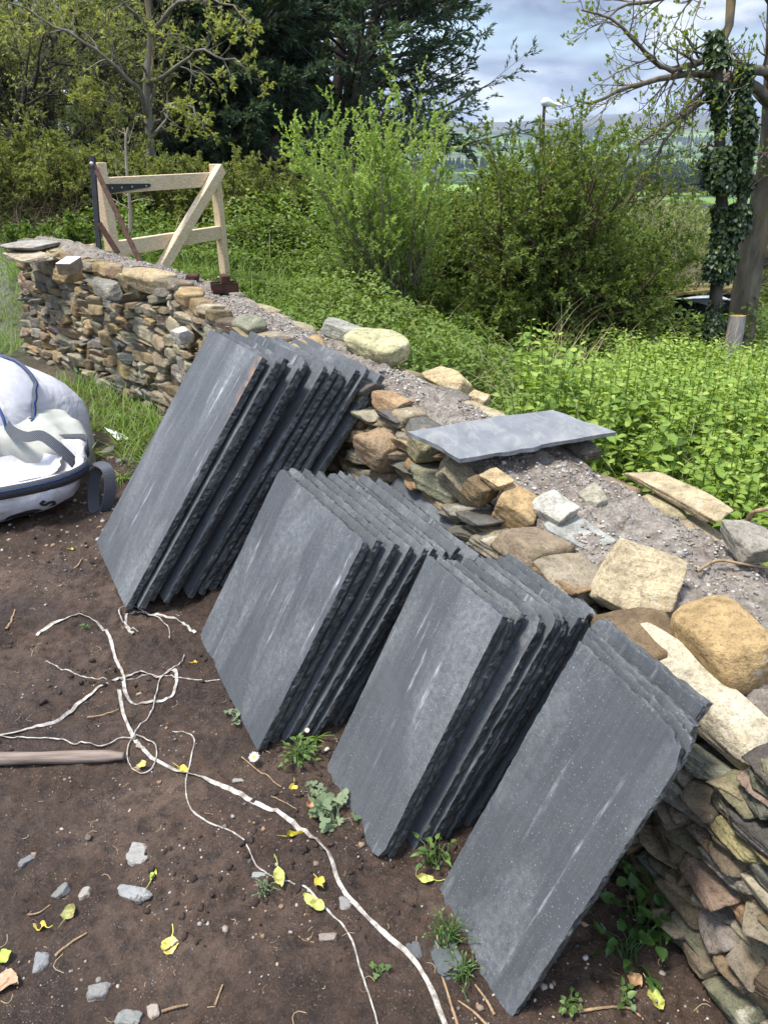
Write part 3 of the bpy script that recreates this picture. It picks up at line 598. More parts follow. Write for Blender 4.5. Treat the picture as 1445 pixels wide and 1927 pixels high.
# the odd slab set back at the near stack
a = np.array([math.cos(R(-66.1)), math.sin(R(-66.1)), 0]); nn = np.array([-a[1], a[0], 0]); ln = R(26)
for kk, (bo, ao, ww, lab) in enumerate(((.150, -.075, .31, 'slate slab set back and shifted toward the third stack behind the nearest stack'),)):
    up = nn * math.sin(ln) + np.array([0, 0, math.cos(ln)]); V, fc, mi, sm = slate_mesh(ww, .70, .018, 300 + kk)
    o = mk('slate_slab', V, fc, [M['slate_face'], M['slate_edge']], None, sm, midx=mi); Mx = Matrix.Identity(4); org = np.array((.128, 1.111, -.01)) + nn * bo + a * ao
    for q_, ax in enumerate((a, up, np.cross(a, up))):
        for z_ in range(3): Mx[z_][q_] = ax[z_]
    for z_ in range(3): Mx[z_][3] = org[z_]
    o.matrix_world = Mx; tag(o, lab, 'slate slab', 'slate slabs leaning on the wall')
# rusty stain on the tall front slab is its own material
b = NB('slate_face_rust')
src = M['slate_face'].copy(); src.name = 'slate_face_rusty'; t_ = src.node_tree; pb_ = [n for n in t_.nodes if n.type == 'BSDF_PRINCIPLED'][0]
lk = pb_.inputs['Base Color'].links[0].from_socket; tcn = t_.nodes.new('ShaderNodeTexCoord'); sx_ = t_.nodes.new('ShaderNodeSeparateXYZ'); t_.links.new(tcn.outputs['Object'], sx_.inputs[0])
def mnode(op, a_, b_):
    n = t_.nodes.new('ShaderNodeMath'); n.operation = op; n.use_clamp = op == 'MULTIPLY'
    for i_, v_ in enumerate((a_, b_)):
        if isinstance(v_, (int, float)): n.inputs[i_].default_value = v_
        else: t_.links.new(v_, n.inputs[i_])
    return n.outputs[0]
nz_ = t_.nodes.new('ShaderNodeTexNoise'); nz_.inputs['Scale'].default_value = 28; nz_.inputs['Detail'].default_value = 6; t_.links.new(tcn.outputs['Object'], nz_.inputs['Vector'])
edge = mnode('SUBTRACT', 1., mnode('DIVIDE', mnode('SUBTRACT', .617, sx_.outputs[0]), .055)); hi_ = mnode('MULTIPLY', mnode('SUBTRACT', sx_.outputs[1], .80), 6.)
fac = mnode('MULTIPLY', mnode('MULTIPLY', edge, hi_), mnode('MULTIPLY', mnode('SUBTRACT', nz_.outputs[0], .40), 6.))
mxn = t_.nodes.new('ShaderNodeMixRGB'); t_.links.new(fac, mxn.inputs[0]); t_.links.new(lk, mxn.inputs[1]); mxn.inputs[2].default_value = (.26, .15, .10, 1); t_.links.new(mxn.outputs[0], pb_.inputs['Base Color'])
bpy.data.objects['slate_slab'].data.materials[0] = src
bpy.data.materials.remove(b.m)

# thin slate sheet lying on the wall
b = NB('weathered_slate'); v = b.co('Object'); n = b.noise(9, 6, .65, v)
col = b.mix(b.ramp(n, [(.3, 0.), (.7, 1.)]), (.115, .122, .13), (.20, .205, .21)); col = b.mix(b.ramp(b.noise(7, 6, .7, b.co('Object', (2.5, 1.4, 1)), .8), [(.50, 0.), (.62, .5)]), col, (.27, .268, .235))
M['weathered_slate'] = b.bsdf(col, .6, b.bump(n, .2, .003), .35)
corn = [PZ(764, 812, .745), PZ(1040, 771, .715), PZ(1158, 813, .695), PZ(866, 863, .705)]
ed = []
for i in range(4):
    p0, p1 = corn[i], corn[(i + 1) % 4]
    for k in np.linspace(0, 1, 30, endpoint=False): ed.append(p0 * (1 - k) + p1 * k)
ed = np.array(ed); ctr = ed.mean(0); dv = nrm(ed - ctr); r_ = np.random.default_rng(5)
jt = .016 * (vnoise(ed * 22, 4) - .5) + .022 * (vnoise(ed * 7, 6) - .5); top_ = ed + dv * jt[:, None]; bot_ = ed + dv * (jt + .012 * (vnoise(ed * 30, 8) - .6))[:, None] - [0, 0, .014]
K = np.arange(120); kn = (K + 1) % 120
o = mk('slate_sheet', np.vstack([top_, bot_]) - ctr, [K[::-1][None], (K + 120)[None], np.stack([K, kn, kn + 120, K + 120], -1)], M['weathered_slate'], None, False); o.location = ctr
tag(o, 'thin pale grey slate sheet with lichen blotches lying flat across the wall top', 'slate sheet')

# ------------------------------------------------------------------ gate and its steel post
GA, GB = np.array([-2.155, 5.90]), np.array([-1.54, 7.20]); gd = nrm(GB - GA); gn = np.array([gd[1], -gd[0]])   # gn faces the camera
def gp(u, z, off=0.): p = GA + (GB - GA) * u + gn * off; return np.array([p[0], p[1], z])
gate = thing('wooden_gate', 'open pale wooden gate of square rails with a diagonal brace behind the wall end', 'gate', gp(0, .40))
def timber(name, a_, b_, wd, dp, par, mat=M['timber'], up=(0, 0, 1)):
    c = (np.asarray(a_) + np.asarray(b_)) / 2; V, F = beam(np.asarray(a_) - c, np.asarray(b_) - c, wd, dp, up); o = mk(name, V, [F], mat, None, False); o.location = c
    if par is not None: o.parent = par; o.location = Vector(c) - par.location
    bevel(o, .004); return o
up_g = (gd[0], gd[1], 0)
timber('stile', gp(.03, .36), gp(.03, 1.49), .075, .085, gate, up=up_g)
timber('stile', gp(1, .36), gp(1, 1.455), .07, .075, gate, up=up_g)
for z_ in (1.33, .875, .425): timber('rail', gp(.062, z_ + .0), gp(.975, z_), .055, .115, gate)
timber('brace', gp(.10, .40, .062), gp(1.01, 1.42, .062), .06, .095, gate)
def plate(name, pts, th, par, mat):         # flat plate: outline in gate coords (u,z), standing th proud of off
    n = len(pts); A1 = np.array([gp(u, z, .0325) for u, z in pts]); A2 = np.array([gp(u, z, .0325 + th) for u, z in pts]); c = A1.mean(0)
    o = mk(name, np.vstack([A1, A2]) - c, [np.arange(n)[None], (np.arange(n)[::-1] + n)[None], np.array([(i, i + n, (i + 1) % n + n, (i + 1) % n) for i in range(n)])], mat, None, False)
    o.parent = par; o.location = Vector(c) - par.location; return o
hg = plate('strap_hinge', [(.02, 1.275), (.02, 1.345), (.36, 1.33), (.375, 1.318), (.36, 1.305)], .006, gate, M['black_steel'])
for u in (.07, .14, .22, .33): V, F = CS[3]; mk('bolt', V * .006 + gp(u, 1.31 + .004, .04) - np.array(Vector(gate.location) + hg.location), [F], M['nut'], hg)
timber('latch_plate', gp(1.035, .52), gp(1.035, .93), .012, .03, gate, M['black_steel'], up=up_g)
fr = thing('steel_gate_post', 'black flat steel bar with two rusty diagonal stays fixed on the wall top', 'gate post', PZ(186, 466, .88))
B0, B1 = PY(187, 468, 5.80), PY(174, 292, 5.80)
timber('bar', B0, B1, .05, .016, fr, M['black_steel'], up=up_g)
timber('stay', PY(178, 312, 5.76), PZ(266, 497, .86), .010, .036, fr, M['rust'], up=(1, 0, 0))
timber('stay', PY(187, 420, 5.78), PZ(223, 477, .875), .012, .042, fr, M['rust'], up=(1, 0, 0))
acc = Acc(); V, F = CS[3]; acc.add(V * .014 + np.array(PY(173, 308, 5.74)) - np.array(fr.location), f4=F); acc.build('bolt', M['nut'], fr)

# rusty bracket and scrap on the wall
br = thing('rusty_bracket', 'rusty steel channel bracket with an upright lug on the wall top by the gate', 'bracket', PZ(424, 549, .845), R(20))
acc = Acc()
for lo, hi in (((-.075, -.04, 0), (.075, .04, .008)), ((-.075, -.04, .0081), (.075, -.032, .055)), ((-.075, .032, .0081), (.075, .04, .055)), ((-.02, -.0315, .0082), (-.012, .0315, .05))): acc.add(boxv(lo, hi), f4=BOXF)
o = acc.build('channel', M['rust'], br, False); bevel(o, .002)
acc = Acc(); acc.add(boxv((-.02, -.035, .0551), (.03, .02, .10)) @ rotx(.15).T, f4=BOXF); bevel(acc.build('lug', M['rust'], br, False), .004)
V, F = rock(np.random.default_rng(4), (.09, .06, .05), 9, 20, 6); o = mk('rusty_scrap', V, [F], M['rust'], None, True); o.location = PZ(362, 523, .87); tag(o, 'small rusty scrap of iron lying on the wall top left of the bracket', 'scrap metal')
V, F = rock(np.random.default_rng(6), (.10, .06, .04), 9, 20, 6); o = mk('rusty_scrap', V, [F], M['rust'], None, True); o.location = PZ(262, 507, .87); tag(o, 'rusty lump where the longer steel stay meets the wall top', 'scrap metal')
# timber offcut
tb = thing('timber_offcut', 'square timber offcut with a white painted end lying on the wall end', 'timber', PZ(131, 496, .93), R(-8))
tilt = rotx(.16); acc = Acc(); acc.add(boxv((-.048, -.075, -.05), (.048, .075, .02)) @ tilt.T, f4=BOXF)
bevel(acc.build('block', flat_mat('offcut_wood', (.10, .075, .05), (.24, .18, .12), 20, .8, .4), tb, False), .003)
b = NB('paper_label'); v = b.co('Object', (1, 1, 1)); wv = b.n('ShaderNodeTexWave', {'Scale': 22., 'Distortion': 3., 'Detail': 3., 'Vector': v}, bands_direction='Y').outputs[0]
m_lab = b.bsdf(b.mix(b.math('MULTIPLY', b.ramp(wv, [(.78, 0.), (.86, 1.)]), b.ramp(b.noise(40, 3, .6, v), [(.45, 0.), (.55, .7)])), (.74, .71, .66), (.62, .30, .27)), .7)
acc = Acc(); acc.add(boxv((-.0475, -.0745, .0202), (.0475, .0745, .0225)) @ tilt.T, f4=BOXF); acc.build('label', m_lab, tb, False)

# ------------------------------------------------------------------ bulk bag
b = NB('woven_white_sack'); v = b.co('Object'); n = b.noise(3.2, 6, .6, v); dirt = b.noise(7, 6, .7, v)
col = b.mix(b.ramp(n, [(.3, 0.), (.7, 1.)]), (.38, .375, .395), (.52, .515, .535)); col = b.mix(b.ramp(dirt, [(.50, 0.), (.70, .7)]), col, (.30, .265, .22))
wv = b.n('ShaderNodeTexBrick', {'Scale': 160., 'Vector': v}).outputs[1]
M['sack'] = b.bsdf(col, .62, b.bump(b.noise(3.2, 4, .5, v, .6), .8, .06, b.bump(wv, .08, .002)), .3)
M['sack_grey'] = flat_mat('old_sack_lining', (.27, .27, .235), (.40, .40, .355), 8, .6, .4)
M['blue_cord'] = flat_mat('blue_cord', (.015, .035, .12), (.03, .08, .24), 40, .6, .3)
M['ink'] = flat_mat('black_print', (.015, .015, .018), (.035, .035, .04), 20, .6, .1)
b = NB('black_webbing'); v = b.co('Object'); ck = b.n('ShaderNodeTexWave', {'Scale': 55., 'Distortion': 2.5, 'Vector': v}, bands_direction='DIAGONAL').outputs[0]
M['web'] = b.bsdf(b.ramp(ck, [(.35, (.010, .012, .017)), (.85, (.13, .14, .16))]), .6, b.bump(ck, .5, .003), .3)
bag = thing('bulk_bag', 'slumped white bulk bag with black lifting straps lying at the left edge', 'bag', (-2.15, 3.5, 0))
bo = np.array(bag.location)
def crumple(V, amp, f, seed): return V * (1 + amp * fbm(V * f + seed, 4, seed)[:, None])
D, F = CS[26]
def superell(D, dims, p): return D / ((np.abs(D) ** p).sum(1) ** (1 / p))[:, None] * np.array(dims) / 2
V, _ = rock(np.random.default_rng(31), (1.78, 1.1, 1.14), 26, 14, 12, .5, .02); rdg = lambda V, f, s_: 1 - 4 * np.abs(fbm(V * f + s_, 3, int(s_), .45)); V += nrm(V) * (.055 * rdg(V, 1.9, 4) + .009 * rdg(V, 4., 5))[:, None]; ridge = np.exp(-((V[:, 1] - .06 - .12 * np.sin(V[:, 0] * 2.4)) / .16) ** 2); V[:, 2] += .05 * ridge * (V[:, 2] > 0)
fold = .028 * np.sin(V[:, 0] * 9 + 7 * fbm(V * 2., 3, 9) + V[:, 1] * 6); V += nrm(V) * (fold * sstep(-.2, .3, V[:, 2]))[:, None]
V[:, 2] -= .38 * np.clip(V[:, 0], -.2, 1) ** 2 * (V[:, 2] > 0)
V[:, 2] = np.maximum(V[:, 2], -.02)
V = V @ rotz(R(-24)).T; off = np.array([-2.62, 3.86, .0])
mk('sack_body', V + off - bo, [F], M['sack'], bag)
# piping along the ridge
pp = smoothline([PY(-20, 652, 4.1), PY(0, 657, 4.05), PY(60, 676, 3.9), PY(110, 714, 3.72), PY(150, 752, 3.52), PY(157, 764, 3.48)], 40)
def ribbon(P, side, wd, th, par=None, name='strap', mat=None, off=None):
    P = np.asarray(P, float); n = len(P); side = nrm(np.broadcast_to(np.asarray(side, float), P.shape)); tg = nrm(np.gradient(P, axis=0)); side = nrm(side - tg * (side * tg).sum(1, keepdims=True)); up = np.cross(side, tg)
    wd = np.broadcast_to(wd, (n,))[:, None]; V = np.stack([P - side * wd / 2 - up * th / 2, P + side * wd / 2 - up * th / 2, P + side * wd / 2 + up * th / 2, P - side * wd / 2 + up * th / 2], 1).reshape(-1, 3)
    i = np.arange(n - 1)[:, None] * 4; j = np.arange(4)[None]; q = np.stack([i + j, i + (j + 1) % 4, i + 4 + (j + 1) % 4, i + 4 + j], -1).reshape(-1, 4)
    if off is not None: V = V - off
    return mk(name, V, [q, [[3, 2, 1, 0]], [[4 * n - 4, 4 * n - 3, 4 * n - 2, 4 * n - 1]]], mat, par, False)
from mathutils.bvhtree import BVHTree
def snap_to(o, P, lift):                   # put points of a line onto a mesh of the same bag
    me = o.data; bv = BVHTree.FromPolygons([v.co for v in me.vertices], [p.vertices for p in me.polygons]); out = []
    for p in P: loc, no, _, _ = bv.find_nearest(Vector(p - bo)); out.append(np.array(loc + no * lift) + bo)
    return np.array(out)
body = bpy.data.objects['sack_body']
def smooth1(P): Q = P.copy(); Q[1:-1] = (P[:-2] + 2 * P[1:-1] + P[2:]) / 4; return Q
pp = snap_to(body, pp, .010); pp = smooth1(smooth1(pp))
V, f = tubes((pp - bo)[None], np.full((1, len(pp)), .013), 6); mk('piping', V, [f], M['web'], bag)
V, f = tubes((pp - bo + [.012, -.02, .004])[None], np.full((1, len(pp)), .0035), 5); mk('blue_stitching', V, [f], M['blue_cord'], bag)
# folded end showing under the body
V, _ = rock(np.random.default_rng(33), (.60, .46, .38), 26, 9, 7, .5, .02); V += nrm(V) * (.022 * rdg(V, 4., 7) + .008 * rdg(V, 11, 8))[:, None]; V[:, 2] += .010 * np.sin(V[:, 1] * 30 + V[:, 0] * 9 + 3 * fbm(V * 4, 2, 3)) * (V[:, 2] > -.05); V[:, 2] -= .25 * np.clip(V[:, 0], 0, 1); V[:, 2] = np.maximum(V[:, 2], -.2)
mk('folded_end', V @ (rotz(R(-30)) @ roty(.08)).T + np.array([-1.93, 3.62, .13]) - bo, [F], M['sack_grey'], bag)
# open mouth lying towards the viewer
MC = np.array([-2.06, 3.11]); nT = 120; tt = np.linspace(0, 2 * math.pi, nT, endpoint=False)
def mouth(t, rx, ry, z, seed=0, wob=.03):
    c, s_ = np.cos(t), np.sin(t); k = (np.abs(c) ** 5. + np.abs(s_) ** 5.) ** (-1 / 5.); x, y = rx * c * k, ry * s_ * k
    q_ = np.column_stack([c * 1.6, s_ * 1.6, np.full_like(c, seed * 1.7)]); wv_ = 1 + wob * 2 * fbm(q_ * 1.5, 3, 21)
    x, y = x * wv_, y * wv_; an = R(17); return np.column_stack([MC[0] + x * math.cos(an) - y * math.sin(an), MC[1] + x * math.sin(an) + y * math.cos(an), z + .025 * fbm(q_ * 1.2 + 5, 2, 22) * 2 + .06 * np.clip(c, -1, 1) * (z > .1) + .10 * np.clip(c, 0, 1) ** 2 * (z <= .1)])
RG = [(.50, .20, .035, 1), (.52, .215, .06, 2), (.545, .235, .12, 3), (.56, .25, .175, 4), (.575, .262, .20, 4), (.588, .272, .197, 4), (.60, .285, .165, 5), (.605, .29, .13, 6), (.585, .28, .095, 7), (.56, .262, .06, 8), (.52, .235, .03, 9), (.47, .20, .0, 10)]
rings = [mouth(tt, rx, ry, z, sd_, .05) for rx, ry, z, sd_ in RG]
V = np.concatenate(rings); K = np.arange(nT); kn = (K + 1) % nT
f = np.vstack([np.stack([K + i * nT, kn + i * nT, kn + (i + 1) * nT, K + (i + 1) * nT], -1) for i in range(len(rings) - 1)])
V += .012 * np.column_stack([fbm(V * 7, 4, 31), fbm(V * 14, 3, 32), fbm(V * 14, 3, 33)]) * 2; V[5 * nT:] += (nrm((V[5 * nT:] - [MC[0], MC[1], .1]) * [1, 1, .3])) * ((.022 * rdg(V[5 * nT:], 4., 9) + .006 * rdg(V[5 * nT:], 11., 10)) * np.repeat([.05, .08, .3, .7, 1, 1, 1], nT))[:, None]
mo = mk('sack_mouth', V - bo, [f[:, ::-1], K[None]], M['sack'], bag)
rim = (rings[5] * .55 + rings[6] * .45); cen = np.array([MC[0], MC[1], .1])
P = np.vstack([rim, rim[:1]]); nout = nrm((P - cen) * [1, 1, 0])
def band(P, z0, z1, o_, name, mat):
    V = np.stack([P + nout * (o_ - .004) + [0, 0, z0], P + nout * o_ + [0, 0, z0], P + nout * o_ + [0, 0, z1], P + nout * (o_ - .004) + [0, 0, z1]], 1).reshape(-1, 3) - bo
    i = np.arange(len(P) - 1)[:, None] * 4; j = np.arange(4)[None]; return mk(name, V, [np.stack([i + j, i + (j + 1) % 4, i + 4 + (j + 1) % 4, i + 4 + j], -1).reshape(-1, 4)], mat, bag)
band(P, -.030, .032, .020, 'rim_webbing', M['web']); band(P, .006, .012, .0225, 'blue_stitching', M['blue_cord'])
inn = [mouth(tt, .47 * k_, .19 * k_, z_, 11, .14) for k_, z_ in ((1, .165), (.92, .12), (.7, .07), (.35, .055))]
mk('inner_liner', np.concatenate(inn) - bo, [np.vstack([np.stack([K + i * nT, kn + i * nT, kn + (i + 1) * nT, K + (i + 1) * nT], -1) for i in range(3)]), (K + 3 * nT)[None]], M['sack'], bag)
# lifting loops
cr = PY(166, 876, 3.24); lp = [cr, PY(186, 873, 3.22), PY(203, 884, 3.18), PY(208, 920, 3.14), PY(198, 962, 3.10), PY(182, 966, 3.12), PY(176, 940, 3.16), PY(178, 905, 3.2), PY(184, 884, 3.23)]
ribbon(smoothline(lp, 60), nrm(np.array([.72, .66, .1])), .055, .005, bag, 'lifting_loop', M['web'], bo)
lp2 = [PY(14, 800, 3.42), PY(24, 812, 3.36), PY(50, 822, 3.32), PY(78, 820, 3.32), PY(105, 838, 3.30), PY(128, 858, 3.30), PY(146, 878, 3.32)]
ribbon(smoothline(lp2, 60), nrm(np.array([.15, .55, .8])), .052, .005, bag, 'lifting_loop', M['web'], bo)
cv = [PY(-4, 762, 3.5), PY(8, 790, 3.45), PY(16, 820, 3.42)]
V, f = tubes((smoothline(cv, 20) - bo)[None], np.full((1, 20), .008), 6); mk('blue_stitching', V, [f], M['blue_cord'], bag)
# printing on the front of the mouth
mbv = BVHTree.FromPolygons([v.co for v in mo.data.vertices], [p.vertices for p in mo.data.polygons])
def print_on(px, py, V2, faces, name):      # V2 in metres across the face of the bag
    c0 = PY(px, py, 2.95); out = []
    ax = nrm(np.array([.956, .292, 0])); az = nrm(np.array([0, -.25, 1.]))
    for x, y in V2:
        p = c0 + ax * x + az * y; loc, no, _, _ = mbv.find_nearest(Vector(p - bo)); nv = no if no.dot(Vector((.3, -.9, .2))) > 0 else -no; out.append(np.array(loc + nv * .004))
    return mk(name, out, faces, M['ink'], bag, False)
cu = bpy.data.curves.new('letter', 'FONT'); cu.body = 'S'; cu.size = .1; cu.resolution_u = 4; cu.offset = .004; to = bpy.data.objects.new('letter', cu); C.objects.link(to)
dg = bpy.context.evaluated_depsgraph_get(); me = bpy.data.meshes.new_from_object(to.evaluated_get(dg)); LV = np.array([v.co[:2] for v in me.vertices]); LF = [list(p.vertices) for p in me.polygons]
bpy.data.objects.remove(to); LV -= LV.mean(0); an = R(58); LV = LV @ np.array([[math.cos(an), math.sin(an)], [-math.sin(an), math.cos(an)]]) * [1.1, .95]
print_on(93, 955, LV, [np.array([f_]) for f_ in LF], 'printed_letter')
r_ = np.random.default_rng(8)
for px, py, rx, ry, an in ((45, 968, .085, .022, .12), (12, 980, .04, .014, -.2), (30, 985, .018, .014, .5), (62, 984, .022, .012, .4), (8, 968, .016, .012, .9)):
    t_ = np.linspace(0, 6.283, 20, endpoint=False); k_ = 1 + .35 * r_.normal(0, .4, 20) * (rx < .08); bx, by = rx * np.cos(t_) * k_, ry * np.sin(t_) * k_
    print_on(px, py, np.column_stack([bx * math.cos(an) - by * math.sin(an), bx * math.sin(an) + by * math.cos(an)]), [np.arange(20)[None]], 'printed_mark')

# ------------------------------------------------------------------ things on the mud
def G(px, py, lift=0.):
    p = PZ(px, py, 0.); z = float(gz(p[0], p[1])); p = PZ(px, py, z); return np.array([p[0], p[1], float(gz(p[0], p[1])) + lift])
b = NB('white_strapping'); v = b.co('Object'); cm = b.noise(45, 5, .7, v)
M['strap'] = b.bsdf(b.mix(b.ramp(cm, [(.40, 0.), (.60, .85)]), (.46, .435, .39), (.16, .125, .095)), .6, b.bump(b.noise(120, 3, .6, v), .5, .003), .3)
def strap(label, pts, wd, th=.002, n=160, lift=.0015, group=None, tw=0., round_=False):
    P0 = smoothline([G(x, y) for x, y in pts], n); P0[:, 2] = gz(P0[:, 0], P0[:, 1]); Q = P0.copy()
    for _ in range(4): Q[1:-1, 2] = np.maximum(P0[1:-1, 2], (Q[:-2, 2] + 2 * Q[1:-1, 2] + Q[2:, 2]) / 4)
    Q[:, 2] += lift; s_ = np.linspace(0, 1, n); c = Q.mean(0)
    if round_: V, f = tubes((Q - c)[None], (wd * .38 * (.7 + .6 * vnoise(np.column_stack([s_ * 60, 0 * s_, 0 * s_ + wd * 999]), 5)))[None], 5); o = mk('strapping', V, [f], M['strap'], None, True)
    else:
        tg = nrm(np.gradient(Q, axis=0)); sd_ = np.cross(tg, [0, 0, 1.]); a_ = tw * np.sin(s_ * 17 + n) + .9 * tw * np.sin(s_ * 41); sd_ = sd_ * np.cos(a_)[:, None] + np.array([0, 0, 1.]) * np.sin(a_)[:, None]
        w_ = wd * (.72 + .38 * vnoise(np.column_stack([s_ * 26, 0 * s_, 0 * s_ + n]), 3)); Q[:, 2] += np.abs(np.sin(a_)) * w_ * .5
        o = ribbon(Q, sd_, w_, th, None, 'strapping', M['strap'], c)
    o.location = c; return tag(o, label, 'strapping', group)
strap('wide dirty white strapping band snaking from the mud to the picture foot', [(225, 1300), (235, 1350), (262, 1405), (300, 1435), (390, 1468), (480, 1512), (560, 1560), (612, 1600), (640, 1665), (690, 1725), (760, 1790), (805, 1850), (840, 1935)], .0122, n=260, tw=.5)
strap('white strapping curling across the mud from the left edge', [(-10, 1385), (40, 1380), (110, 1358), (160, 1318), (215, 1280), (250, 1268), (295, 1278), (325, 1262), (333, 1275), (328, 1300), (300, 1320), (262, 1325), (238, 1308), (233, 1270), (218, 1240), (205, 1195), (180, 1168), (140, 1160), (95, 1178), (70, 1196)], .012, n=260, tw=.5)
strap('loop of white strapping coming out under the tall slate stack', [(368, 1192), (340, 1168), (300, 1158), (262, 1153), (240, 1160), (238, 1178), (252, 1200)], .011, n=120, tw=.4)
strap('thin white cord curving in a hoop above the looped strapping', [(320, 1205), (318, 1185), (295, 1165), (260, 1150), (232, 1146), (226, 1158), (240, 1180), (262, 1196)], .006, round_=True, n=120, lift=.012)
strap('thin white twine running straight to the second slate stack', [(85, 1242), (120, 1262), (175, 1278), (240, 1276), (300, 1275), (360, 1280), (414, 1281)], .006, round_=True, n=120)
strap('long thin white cord winding down the middle of the mud', [(325, 1377), (352, 1380), (366, 1392), (362, 1420), (355, 1450), (350, 1480), (355, 1512), (372, 1535), (410, 1556), (450, 1575), (470, 1600), (485, 1632), (520, 1652), (572, 1668), (608, 1705), (648, 1745), (668, 1785), (680, 1830), (700, 1890), (712, 1935)], .006, round_=True, n=260)
strap('thin white cord with a small hoop beside the wooden stake', [(0, 1388), (60, 1392), (120, 1398), (175, 1402), (225, 1392), (262, 1388), (290, 1400), (296, 1425), (285, 1452), (265, 1458), (245, 1440), (242, 1410), (265, 1365), (290, 1330), (300, 1290), (335, 1255), (348, 1235)], .0055, round_=True, n=220, lift=.006)
# stake
A1, A2 = G(-30, 1436, .018), G(236, 1432, .018); c = (A1 + A2) / 2; ln = np.linalg.norm(A2 - A1); n = 60; xs = np.linspace(-.5, .5, n) * ln
V, f = tubes(np.column_stack([xs, 0 * xs, .004 * np.sin(xs * 5)])[None], (.0185 * (1 - .45 * sstep(ln * .36, ln * .5, xs)) * (1 + .06 * np.sin(xs * 31)))[None], 10)
V += .004 * np.column_stack([0 * V[:, 0], fbm(V * [6, 60, 60], 3, 1), fbm(V * [6, 60, 60], 3, 2)])
b = NB('weathered_wood'); v = b.co('Object', (4, 60, 60)); n_ = b.noise(1, 6, .65, v); M['oldwood'] = b.bsdf(b.ramp(n_, [(.3, (.10, .075, .06)), (.7, (.30, .24, .20))]), .85, b.bump(n_, .6, .006), .15)
o = mk('wooden_stake', V, [f, [[i for i in range(10)][::-1]], [[(n - 1) * 10 + i for i in range(10)]]], M['oldwood'], None, True); o.location = c; d_ = A2 - A1; o.rotation_euler = (0, -math.atan2(d_[2], math.hypot(d_[0], d_[1])), math.atan2(d_[1], d_[0])); tag(o, 'weathered grey-brown wooden stake lying in the mud at the left edge', 'stake')
# fallen leaves
def leaf_obj(label, px, py, ang, ln, wd, c1, c2, curl=.25, stem=True, seed=0):
    r_ = np.random.default_rng(seed); n = 12; V, F = [], []
    for i in range(n + 1):
        u = i / n; w_ = wd * .5 * math.sin(math.pi * min(1, (u * .97 + .015)) ** .8) ** .85
        for v_ in (-1, -.5, 0, .5, 1): V.append((u * ln, v_ * w_ * (1 + .06 * math.sin(u * 30 + v_)), .010 * abs(v_) * curl * 2 + ln * curl * .6 * (u - .5) ** 2 + .004 * math.sin(u * 9 + v_ * 2 + seed)))
    for i in range(n):
        for j in range(4): F.append((i * 5 + j, i * 5 + j + 1, i * 5 + j + 6, i * 5 + j + 5))
    b = NB('leaf_' + 'fallen'); v = b.co('Object'); sp_ = b.ramp(b.noise(48, 4, .6, v), [(.56, 0.), (.64, 1.)]); big = b.ramp(b.noise(16, 3, .6, v), [(.3, 0.), (.7, 1.)])
    m = b.bsdf(b.mix(b.math('MULTIPLY', sp_, .7), b.mix(big, c1, c2), (.16, .09, .03)), .5, b.bump(b.n('ShaderNodeTexWave', {'Scale': 30., 'Vector': v, 'Distortion': 1.}, bands_direction='Y').outputs[0], .2, .002), .35)
    root = thing('fallen_leaf', label, 'leaf', G(px, py, .006), ang); bl = mk('blade', V, [F], m, root)
    if stem:
        st = smoothline([(0, 0, .004), (-ln * .3, ln * .04, .004), (-ln * .62, -ln * .03, .010)], 10); V2, f2 = tubes(st[None], np.full((1, 10), .0011), 4); mk('stalk', V2, [f2], m, root)
    root.rotation_euler = (r_.normal(0, .12), r_.normal(0, .12), ang); return root
YE, YG, GY = ((.56, .43, .05), (.46, .42, .09)), ((.33, .38, .09), (.44, .46, .12)), ((.30, .40, .08), (.45, .50, .10))
leaf_obj('upright yellow-green leaf left of the cord with a long stalk', 523, 1638, R(-72), .052, .027, *YG, seed=1)
leaf_obj('large pale green leaf lying under the thin cord', 610, 1716, R(148), .062, .029, *YG, stem=False, seed=2)
leaf_obj('small bright yellow leaf with a brown spot right of the thin cord', 600, 1662, R(-60), .032, .026, *YE, .5, seed=3)
leaf_obj('yellow leaf resting on the cord near the wooden stake', 338, 1447, R(-30), .036, .026, *YE, seed=4)
leaf_obj('dark olive leaf on the stones at lower left', 124, 1735, R(75), .036, .034, (.20, .20, .07), (.30, .30, .10), seed=5)
leaf_obj('small yellow leaf below the olive leaf at lower left', 88, 1748, R(165), .036, .022, *YE, seed=6)
leaf_obj('spotted yellow leaf with a long upright stalk at lower middle', 324, 1768, R(-85), .044, .038, (.70, .62, .16), (.62, .52, .10), .35, seed=7)
leaf_obj('thin green and brown leaf standing on edge near the grey stones', 286, 1662, R(80), .034, .014, *GY, seed=8)
leaf_obj('small yellow leaf with an upright stalk above the weeds', 553, 1480, R(-90), .026, .024, *YE, seed=9)
leaf_obj('yellow-green leaf below the weeds between the two nearest stacks', 815, 1660, R(175), .044, .022, *YG, seed=10)
leaf_obj('curled dark yellow leaf beside the wide strapping band', 540, 1578, R(10), .040, .016, (.45, .38, .03), (.30, .24, .02), .7, seed=11)
leaf_obj('tiny pale yellow leaf at the left of the mud near the bag', 135, 1037, R(20), .030, .024, *YE, seed=12)
leaf_obj('tan yellow leaf inside the small cord hoop', 262, 1446, R(20), .028, .022, (.60, .46, .15), (.50, .36, .10), seed=13)
leaf_obj('bright green leaf cut by the left edge', -4, 1812, R(30), .034, .03, (.30, .48, .06), (.40, .55, .10), seed=14)
leaf_obj('large withered brown leaf in the lower left corner', -10, 1850, R(-10), .062, .05, (.34, .21, .13), (.42, .28, .18), .3, False, seed=15)
leaf_obj('withered pinkish brown leaf among the weeds by the third stack', 583, 1512, R(-70), .034, .026, (.36, .20, .12), (.42, .24, .15), .6, seed=16)
